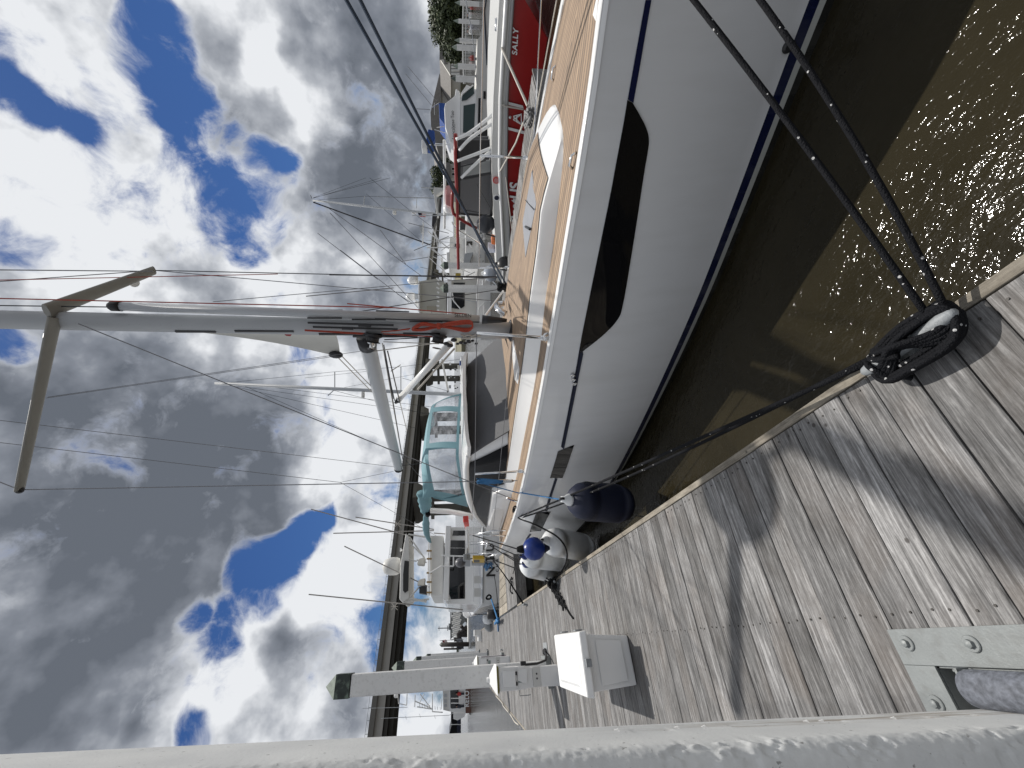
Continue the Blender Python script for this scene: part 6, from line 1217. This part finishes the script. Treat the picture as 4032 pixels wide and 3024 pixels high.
sB = sailmast('moored sailboat mast with spreaders and many stays seen left of the white boom', [('A',465,828),('A',800,842),('A',985,852)], .11, 24, [[('y2',290,1140),('y2',290,1310),('y2',225,1370)],[('y2',930,1090),('y2',930,1330)]], [([('A',470,829),('y2',290,1140),('y2',930,1092),('y2',1500,1020)], .010),([('A',500,832),('z3',1000,1060)], .010),([('A',520,830),('A',905,1000)], .010),([('A',480,829),('A',900,925)], .010),([('y2',0,1200),('y2',660,1130)], .008),([('A',700,838),('A',960,905)], .010),([('y2',290,1310),('y2',1400,1100)], .008),([('y2',940,1200),('y2',1400,1330)], .010),([('A',560,833),('A',940,880)], .010)])
pp(rc4('y2',545,1335,575,1395), 23.8, .2).build('radar', 'off_white', sB, bevel=.05); tb([('d4',930,100),('d4',1090,920)], 22, .06).build('boom', 'off_white', sB); tb([('d4',1080,920),('d4',1090,960)], 22, .065).build('boom_end', 'black', sB)
random.seed(17)
for k in range(22): x_ = random.uniform(1060,1400); y_ = random.uniform(100,930); s_ = random.uniform(20,70); pp(rc4('d4',x_,y_,x_+s_,y_+s_*random.uniform(.4,1.5)), 21+random.random()*2, .3).build('deck_gear', random.choice(['white_gel','off_white','alu_grey','galv','black','white_gel','steel']), sB)
pp(rc4('d4',1390,130,1430,260), 20.8, .2).build('blue_jug', 'blue_canvas', sB, bevel=.03); pp([('d4',600,1030),('d4',1130,1030),('d4',1130,1120),('d4',900,1120)], 26, .02) 
pp([('d4',1430,20),('d4',1430,1000),('d4',1560,1000),('d4',1560,20)], 23, 3).build('cabin', 'white_gel', sB)
# ---- motor yacht on the finger dock, stern to
YN = 20.0
my = thing('motor_yacht', 'white flybridge motor yacht moored stern-on beyond the finger dock', 'motor yacht', (2.6, YN, ZW))
def ny(r, x, y, Y=YN): return at(r, x, y, Y=Y)
def nq(pts, Y, dep, name, m, par=my, bev=0): return MB().prism([ny(*p, Y) for p in pts], (0,dep,0)).build(name, m, par, bevel=bev)
nq([('z4',1035,560),('z4',1040,1180),('z4',1010,1235),('z4',1195,1180),('z4',1290,1150),('z4',1290,560)], YN, 3, 'hull', 'white_gel')
bw = MB(); a, b = ny('h2',1330,560,YN+.3), ny('h2',1620,560,YN+.3); c, d = at('h2',990,640,Y=YN+9), at('h2',1120,790,Y=YN+9); e_ = at('h2',1190,760,Y=YN+8)
bw.hexa([b, Vector((b.x+3,b.y,b.z)), Vector((2.9,YN+9,-.5)), Vector((1.7,YN+8,-.5))], [a, Vector((a.x+3,a.y,a.z)), Vector((2.2,YN+10,c.z)), Vector((d.x,YN+9,d.z))]); bw.build('bow', mat('shaded_white', (.70,.71,.73), .3), my)
nq([('h2',975,650),('h2',990,760),('h2',1050,810),('h2',1125,770),('h2',1060,700)], YN+8, .6, 'anchor_pulpit', 'white_gel', my, .04)
nq([('z4',755,570),('z4',740,640),('z4',720,1160),('z4',745,1200),('z4',1040,1205),('z4',1040,570)], YN+1.2, 5, 'cabin', 'white_gel', my, .04)
nq([('z4',770,745),('z4',765,1120),('z4',780,1160),('z4',893,1155),('z4',893,745)], YN+1.17, .03, 'cabin_window', 'glass_dark'); nq([('z4',800,600),('z4',790,640),('z4',893,640),('z4',893,600)], YN+1.17, .03, 'cabin_window', 'glass_dark'); nq([('z4',770,680),('z4',893,680),('z4',893,740),('z4',770,735)], YN+1.17, .03, 'cabin_window', 'glass_dark')
nq([('z4',610,640),('z4',610,1130),('z4',720,1130),('z4',720,640)], YN+1.0, 4, 'flybridge', 'off_white', my, .05); nq([('z4',735,560),('z4',715,1170),('z4',760,1170),('z4',780,560)], YN+.7, 2, 'flybridge_sole', 'white_gel', my, .03)
nq([('z4',410,620),('z4',365,880),('z4',358,1160),('z4',385,1190),('z4',440,1150),('z4',440,650)], YN+1.5, 2.6, 'hardtop', 'off_white', my, .04)
nq([('z4',400,845),('z4',388,960),('z4',388,1090),('z4',402,1108),('z4',430,1090),('z4',436,850)], YN+1.45, .05, 'hardtop_shade', 'antifoul')
for a_, b_, r2 in (((430,630),(620,660),.04),((440,650),(560,820),.035),((430,690),(560,815),.03),((440,840),(500,850),.03),((430,1150),(580,1180),.05),((420,1180),(600,1160),.04),((520,1060),(440,1150),.035),((500,840),(580,860),.03)): MB().tube([ny('z4',*a_,YN+1.6), ny('z4',*b_,YN+1.6)], r2, 7).build('hardtop_post', 'off_white', my)
for y0, y1 in ((815,880),(985,1050)): s_ = nq([('z4',515,y0+15),('z4',500,y1-5),('z4',560,y1),('z4',570,y0)], YN+1.3, .5, 'helm_seat', 'cream', my, .05)
nq([('z4',520,1060),('z4',520,1110),('z4',580,1120),('z4',580,1050)], YN+1.4, .4, 'console', 'black')
for x_, y0, y1 in ((598,640,1130),(612,640,1130)): MB().tube([ny('z4',x_,y0,YN+.9), ny('z4',x_-8,y1,YN+.9)], .03, 7).build('rail', 'white_gel', my)
for y_ in (765,830,945,1020,1105): MB().tube([ny('z4',580,y_,YN+.85), ny('z4',622,y_,YN+.85)], .04, 7).build('rod_holder', mat('tan_holder', (.33,.22,.10), .5), my)
for a_, b_ in (((735,805),(900,810)),((600,950),(700,890)),((700,890),(800,890)),((800,810),(800,890)),((760,810),(760,890)),((700,800),(735,805))): MB().tube([ny('z4',*a_,YN+.6), ny('z4',*b_,YN+.6)], .035, 7).build('ladder', 'white_gel', my)
a = ny('z4',360,888,YN+2.5); MB().lathe([(.35,0),(.42,.15),(.42,.45),(.32,.72),(.15,.82),(.02,.84)], a, 18).build('shadow_dome', 'off_white', my, smooth=True)
for y_ in (748,1055): nq([('z4',378,y_),('z4',378,y_+10),('z4',362,y_+18),('z4',362,y_-8)], YN+1.7, .2, 'horn', 'white_gel')
nq([('z4',968,970),('z4',968,1030),('z4',1025,1030),('z4',1025,970)], YN-.02, .02, 'hatch', 'off_white'); nq([('z4',968,1070),('z4',968,1140),('z4',1025,1140),('z4',1025,1070)], YN-.02, .02, 'hatch', 'off_white')
MB().tube([ny('z4',962,560,YN-.02), ny('z4',962,1180,YN-.02)], .015, 5).build('seam', 'alu_grey', my); MB().tube([ny('z4',1040,560,YN-.04), ny('z4',1035,1190,YN-.04)], .045, 6).build('rub_rail', 'alu_grey', my)
nq([('z4',1192,560),('z4',1190,1200),('z4',1205,1190),('z4',1205,560)], YN-.03, .03, 'boot_line', 'antifoul')
def ntext(s, x, y, h, sp=1.0): text_mesh(s, 'stern_lettering', 'letter_black', my, ny('z4',x,y,YN-.03), (1,0,0), (0,0,1), h, .01, .02, sp)
ntext('NO', 1140, 977, .57, 1.12); ntext('HU', 1135, 842, .52, 1.0); ntext('CHA', 1168, 938, .17, 2.0); ntext('KL', 1166, 850, .16, 1.6)
for a_, b_ in ((('A',672,1100),('z4',430,640)),(('A',744,1180),('z4',600,1060)),(('A',667,1284),('z5',985,160)),(('A',720,1152),('z4',640,600)),(('z4',0,490),('z4',640,590)),(('z4',640,620),('z4',900,640)),(('z4',560,620),('z4',900,800))): MB().tube([ny(*a_,YN+2), ny(*b_,YN+2)], .026, 6).build('outrigger', mat('outrigger_grey', (.30,.28,.26), .4), my)
for x_, y_ in (((342,545)),((318,1220))):
    for dx, dy in ((25,28),(25,-28),(28,0)): MB().tube([ny('z4',x_-dx,y_-dy,YN+1.9), ny('z4',x_+dx,y_+dy,YN+1.9)], .014, 5).build('outrigger_spreader', 'rope_white', my)
MB().tube(curve([ny('h2',*p,YN-1) for p in ((1400,440),(1440,410),(1475,440),(1450,480),(1395,475),(1400,440))], 4), .035, 7).build('life_ring', 'rope_black', my, smooth=True)
p = at('h2',1510,750,Y=YN-.5); t = thing('fender', 'black cylinder fender hanging at the motor yacht quarter', 'fender', tuple(p)); MB().tube([at('h2',1405,750,Y=YN-.5), at('h2',1420,750,Y=YN-.5), at('h2',1600,755,Y=YN-.5), at('h2',1615,755,Y=YN-.5)], [.1,.19,.19,.1], 14).build('body', 'black', t, smooth=True); MB().tube([at('h2',1190,745,Y=YN+2), at('h2',1410,745,Y=YN-.5)], .02, 6).build('line', 'rope_black', t)
p = at('h2',1400,810,Y=YN+1.5); t = thing('fender', 'grey pear fender beside the black fender at the motor yacht', 'fender', tuple(p)); MB().tube([at('h2',1330,820,Y=YN+1.5), at('h2',1360,820,Y=YN+1.5), at('h2',1430,830,Y=YN+1.5), at('h2',1500,840,Y=YN+1.5)], [.08,.2,.22,.16], 14).build('body', 'fender_white', t, smooth=True); MB().ball(at('h2',1450,950,Y=YN+2), .24, 12).build('second_ball', 'galv', t, smooth=True)
tag(MB().tube([at('h2',1470,450,Y=YN-.3), at('h2',1590,830,Z=.06)], .03, 7).build('mooring_line', 'rope_blue'), 'pale blue line from the motor yacht quarter to the dock cleat', 'mooring line'); tag(MB().tube(sag(at('h2',1530,80,Y=YN-.2), at('h2',1590,830,Z=.06), .05), .016, 6).build('mooring_line', 'rope_black'), 'dark line across the motor yacht stern to the dock cleat', 'mooring line')
bc = MB(); random.seed(41); P = [at('h2',1575+random.uniform(-40,40),860+random.uniform(-40,60),Z=.05+.15*random.random()) for k in range(12)]; bc.tube(curve(P, 4), .04, 6); bc.tube([at('h2',1595,900,Z=.05), at('h2',1600,1040,Z=.02)], .03, 6); tag(bc.build('rope_heap', 'rope_blue', smooth=True), 'blue rope tangle on the far dock edge by the motor yacht', 'rope')
# ---- far end of the dock: white box, float, posts, pier with shed
t = thing('dock_box', 'far white dock box at the end of the dock beside the motor yacht bow', 'dock box', tuple(at('h2',1310,1110,Z=0))); Yb = at('h2',1315,1110,Z=.0).y
MB().prism([at('h2',1190,1020,Y=Yb),at('h2',1310,1015,Y=Yb),at('h2',1320,1210,Y=Yb),at('h2',1250,1215,Y=Yb),at('h2',1250,1125,Y=Yb),at('h2',1190,1120,Y=Yb)], (0,.9,0)).build('bin', 'plastic_white', t, bevel=.03); MB().prism([at('h2',1183,1015,Y=Yb-.03),at('h2',1196,1015,Y=Yb-.03),at('h2',1196,1125,Y=Yb-.03),at('h2',1183,1125,Y=Yb-.03)], (0,1.0,0)).build('lid', 'plastic_white', t)
D = 95; fp = thing('far_pier', 'distant pier with dark shed and white railings at the left behind the motor yacht', 'pier', tuple(Vector((at('h2',1000,900,D=D).x, at('h2',1000,900,D=D).y, ZW))))
pp(rc4('h2',765,600,775,1195), D, 6).build('roof', 'wood_dark', fp); pp(rc4('h2',1075,600,1110,1350), D-30, 3).build('float', 'white_paint', fp); pp(rc4('h2',1112,600,1190,1350), D-29.5, 3).build('float_shade', 'antifoul', fp)
for k in range(16): y_ = 640+k*34; tb([('h2',790-8*(k%2)+(k%3)*14,y_+40),('h2',960-12*(k%3),y_)], D-4, .16).build('white_slat', 'white_paint', fp)
pp([('h2',770,1180),('h2',890,1080),('h2',1000,900),('h2',1080,820),('h2',1090,790),('h2',1000,700),('h2',960,620),('h2',790,600)], D, 2).build('wall', mat('grey_shed', (.22,.23,.23), .8, var=.4, vscale=1.5), fp)
for a_, b_ in (((900,1080),(1070,1080)),((905,1110),(1060,1115)),((950,950),(1060,1060)),((1060,950),(950,1060)),((930,1040),(940,1190)),((830,1190),(930,1190)),((900,1080),(910,1150))): tb([('h2',*a_),('h2',*b_)], D-6, .35).build('pile_frame', 'wood_dark', fp)
tb([('h2',550,990),('h2',770,985)], D, .10).build('mast', 'wire', fp); tb([('h2',570,950),('h2',570,1030)], D, .06).build('yard', 'wire', fp); tb([('h2',720,945),('h2',720,1030)], D, .1).build('yard', 'wire', fp); pp(rc4('h2',735,950,770,1020), D, 1).build('tower_base', 'galv', fp)
D = 60; t = thing('mooring_pile', 'dark round pile with pointed top standing left of the far pier', 'pile', tuple(Vector((at('h2',1060,1270,D=D).x, at('h2',1060,1270,D=D).y, ZW)))); a, b = at('h2',610,1275,D=D), at('h2',1090,1268,D=D); w_ = 70*.226/1623*D/2; MB().tube([b, a], w_, 12).build('post', 'wood_dark', t, smooth=True); MB().lathe([(w_*1.05,0),(.02,.28)], a, 12).build('cap', 'bronze', t)
t = thing('flag', 'small American flag beside the dark pointed pile', 'flag', tuple(at('h2',650,1200,D=62))); f = pp([('h2',610,1205),('h2',650,1250),('h2',720,1240),('h2',690,1190),('h2',640,1200)], 62, .04).build('cloth', 'red_cloth', t); pp([('h2',615,1208),('h2',635,1230),('h2',655,1215),('h2',640,1203)], 61.9, .04).build('canton', 'navy', t); tb([('h2',580,1208),('h2',1000,1180)], 62, .03).build('staff', 'galv', t)
for k in range(3): tb([('h2',660+k*10,1205),('h2',690+k*12,1240)], 61.9, .035).build('stripe', 'letter_white', t)
D = 75; t = thing('small_boat', 'small white boats clustered left of the dark pile', 'motor boat', tuple(Vector((at('h2',950,1310,D=D).x, at('h2',950,1310,D=D).y, ZW)))); pp([('h2',880,1290),('h2',970,1280),('h2',1000,1350),('h2',880,1350)], D, 2).build('hull', 'dark_cloth', t); pp(rc4('h2',780,1300,830,1345), D, 1).build('cabin', 'white_gel', t); pp(rc4('h2',920,1285,940,1310), D-.5, 1).build('fender', 'white_gel', t); pp(rc4('h2',1010,1285,1050,1310), D-.5, 1).build('fender', 'white_gel', t); tb([('h2',650,1352),('h2',960,1345)], D, .15).build('dark_boom', 'wood_dark', t)
# ---- fishing boat with tower at the far left
D = 66; rl_b = thing('fishing_boat', 'white fishing boat with lookout tower and brown transom at the far left', 'fishing boat', tuple(Vector((at('e1',1900,380,D=D).x, at('e1',1900,380,D=D).y, ZW))))
pp([('e1',1840,150),('e1',1838,500),('e1',1915,500),('e1',1915,150)], D, 5).build('transom', mat('varnish_brown', (.13,.05,.03), .4), rl_b); pp(rc4('e1',1828,150,1842,520), D-.1, .2).build('rail', 'white_gel', rl_b)
pp([('e1',1690,500),('e1',1690,570),('e1',1740,590),('e1',1830,545),('e1',1840,500)], D+3, 3).build('bow', 'white_gel', rl_b)
text_mesh('RELO', 'stern_lettering', 'letter_white', rl_b, at('e1',1885,420,D=D-.05), at('e1',1885,240,D=D)-at('e1',1885,420,D=D), (0,0,1), 1.02, .03, .03, 1.1)
pp([('e1',1640,150),('e1',1640,450),('e1',1660,490),('e1',1830,490),('e1',1830,150)], D+.8, 3).build('cabin', 'white_gel', rl_b); pp([('e1',1650,150),('e1',1655,430),('e1',1670,445),('e1',1755,435),('e1',1755,150)], D+.7, .05).build('cabin_window', 'glass_dark', rl_b)
pp([('e1',1560,150),('e1',1565,460),('e1',1650,480),('e1',1650,150)], D+1, 2.5).build('flybridge', 'off_white', rl_b)
for q in ((1575,260,1610,300),(1575,330,1610,370),(1575,390,1610,420)): pp(rc4('e1',*q), D+.95, .05).build('flybridge_panel', 'alu_grey', rl_b)
for a_, b_, r2 in (((1430,260),(1430,480),.09),((1430,480),(1560,490),.08),((1215,270),(1210,420),.08),((1215,350),(1420,440),.08),((1240,420),(1430,450),.08),((1275,360),(1325,260),.06),((1275,260),(1400,420),.06),((1115,260),(1110,400),.08),((1000,270),(1010,380),.06),((1010,380),(1110,400),.06),((1540,320),(1545,450),.05),((1660,315),(1760,315),.06),((1660,375),(1810,375),.06),((1760,305),(1810,310),.05)): tb([('e1',*a_),('e1',*b_)], D-.3, r2).build('tower_tube', 'white_gel', rl_b)
for k in range(9): tb([('e1',1270+32*k,370+7*k),('e1',1272+32*k,430+4*k)], D-.4, .035).build('ladder_rung', 'alu_grey', rl_b)
pp(rc4('e1',950,275,1000,320), D, .6).build('radar', 'white_gel', rl_b, bevel=.2)
for a_, b_ in (((560,440),(1120,425)),((790,565),(1640,525)),((1640,525),(1690,500))): tb([('e1',*a_),('e1',*b_)], D+1, .035).build('outrigger', 'alu_grey', rl_b)
for x_, y_ in ((1100,555),(1275,530),(1460,545)): tb([('e1',x_-8,y_-22),('e1',x_+8,y_+22)], D+.9, .03).build('outrigger_spreader', 'white_gel', rl_b)
for y_, x_, m_, lab in ((255,1810,'red_cloth','person in a red shirt standing at the fishing boat stern'),(410,1815,'dark_cloth','person in dark clothes leaning at the fishing boat rail')):
    p = at('e1',1838,y_,D=D-.05+.6); person('p', lab, (p.x,p.y,p.z-.2), 1.75, m_, 'dark_cloth')
pp(rc4('e1',1890,500,1920,520), D, .4).build('outdrive', 'dark_cloth', rl_b)
D = 90; t = thing('small_boat', 'small dark motor boat beside the foreground piling at the far left', 'motor boat', tuple(Vector((at('e1',1780,650,D=D).x, at('e1',1780,650,D=D).y, ZW)))); pp([('e1',1735,580),('e1',1785,580),('e1',1785,760),('e1',1735,760)], D, 4).build('hull', 'navy', t); pp([('e1',1660,580),('e1',1670,640),('e1',1640,760),('e1',1735,760),('e1',1735,580)], D+.5, 2).build('cabin', 'glass_smoke', t); tb([('e1',1645,640),('e1',1790,640)], D-.2, .06).build('post', 'white_gel', t)
# far shoreline and low trees on the left horizon
fsh = MB(); q = [at('A',975,1250,D=420), at('A',975,1659,D=420), at('A',975,1659,D=700), at('A',975,1250,D=700)]; fsh.prism([(p.x,p.y,ZW-.5) for p in q], (0,0,2.5)); fsh.build('far_shore', mat('far_bank', (.10,.12,.09), .9, var=.3, vscale=.05), kind='structure')

# thin aerials and outrigger poles rising over the crowded marina
random.seed(77)
for par, D, lst in ((sf_, 25, (((560,250),(900,560)),((640,500),(930,640)),((60,860),(300,1010)),((1080,940),(1380,1000)))), (tw, 27, (((330,150),(900,-80)),((520,-20),(1010,30)),((120,330),(880,210)),((240,-300),(900,-130)),((640,250),(1120,470)),((430,420),(640,470)),((850,-200),(1380,60)),((1010,200),(1380,420)))), (tg, 13, (((300,-420),(860,-420)),))):
    for a_, b_ in lst: tb([('d2',*a_),('d2',*b_)], D, random.uniform(.012,.022)).build('aerial', random.choice(['wire','white_gel','alu_grey']), par)
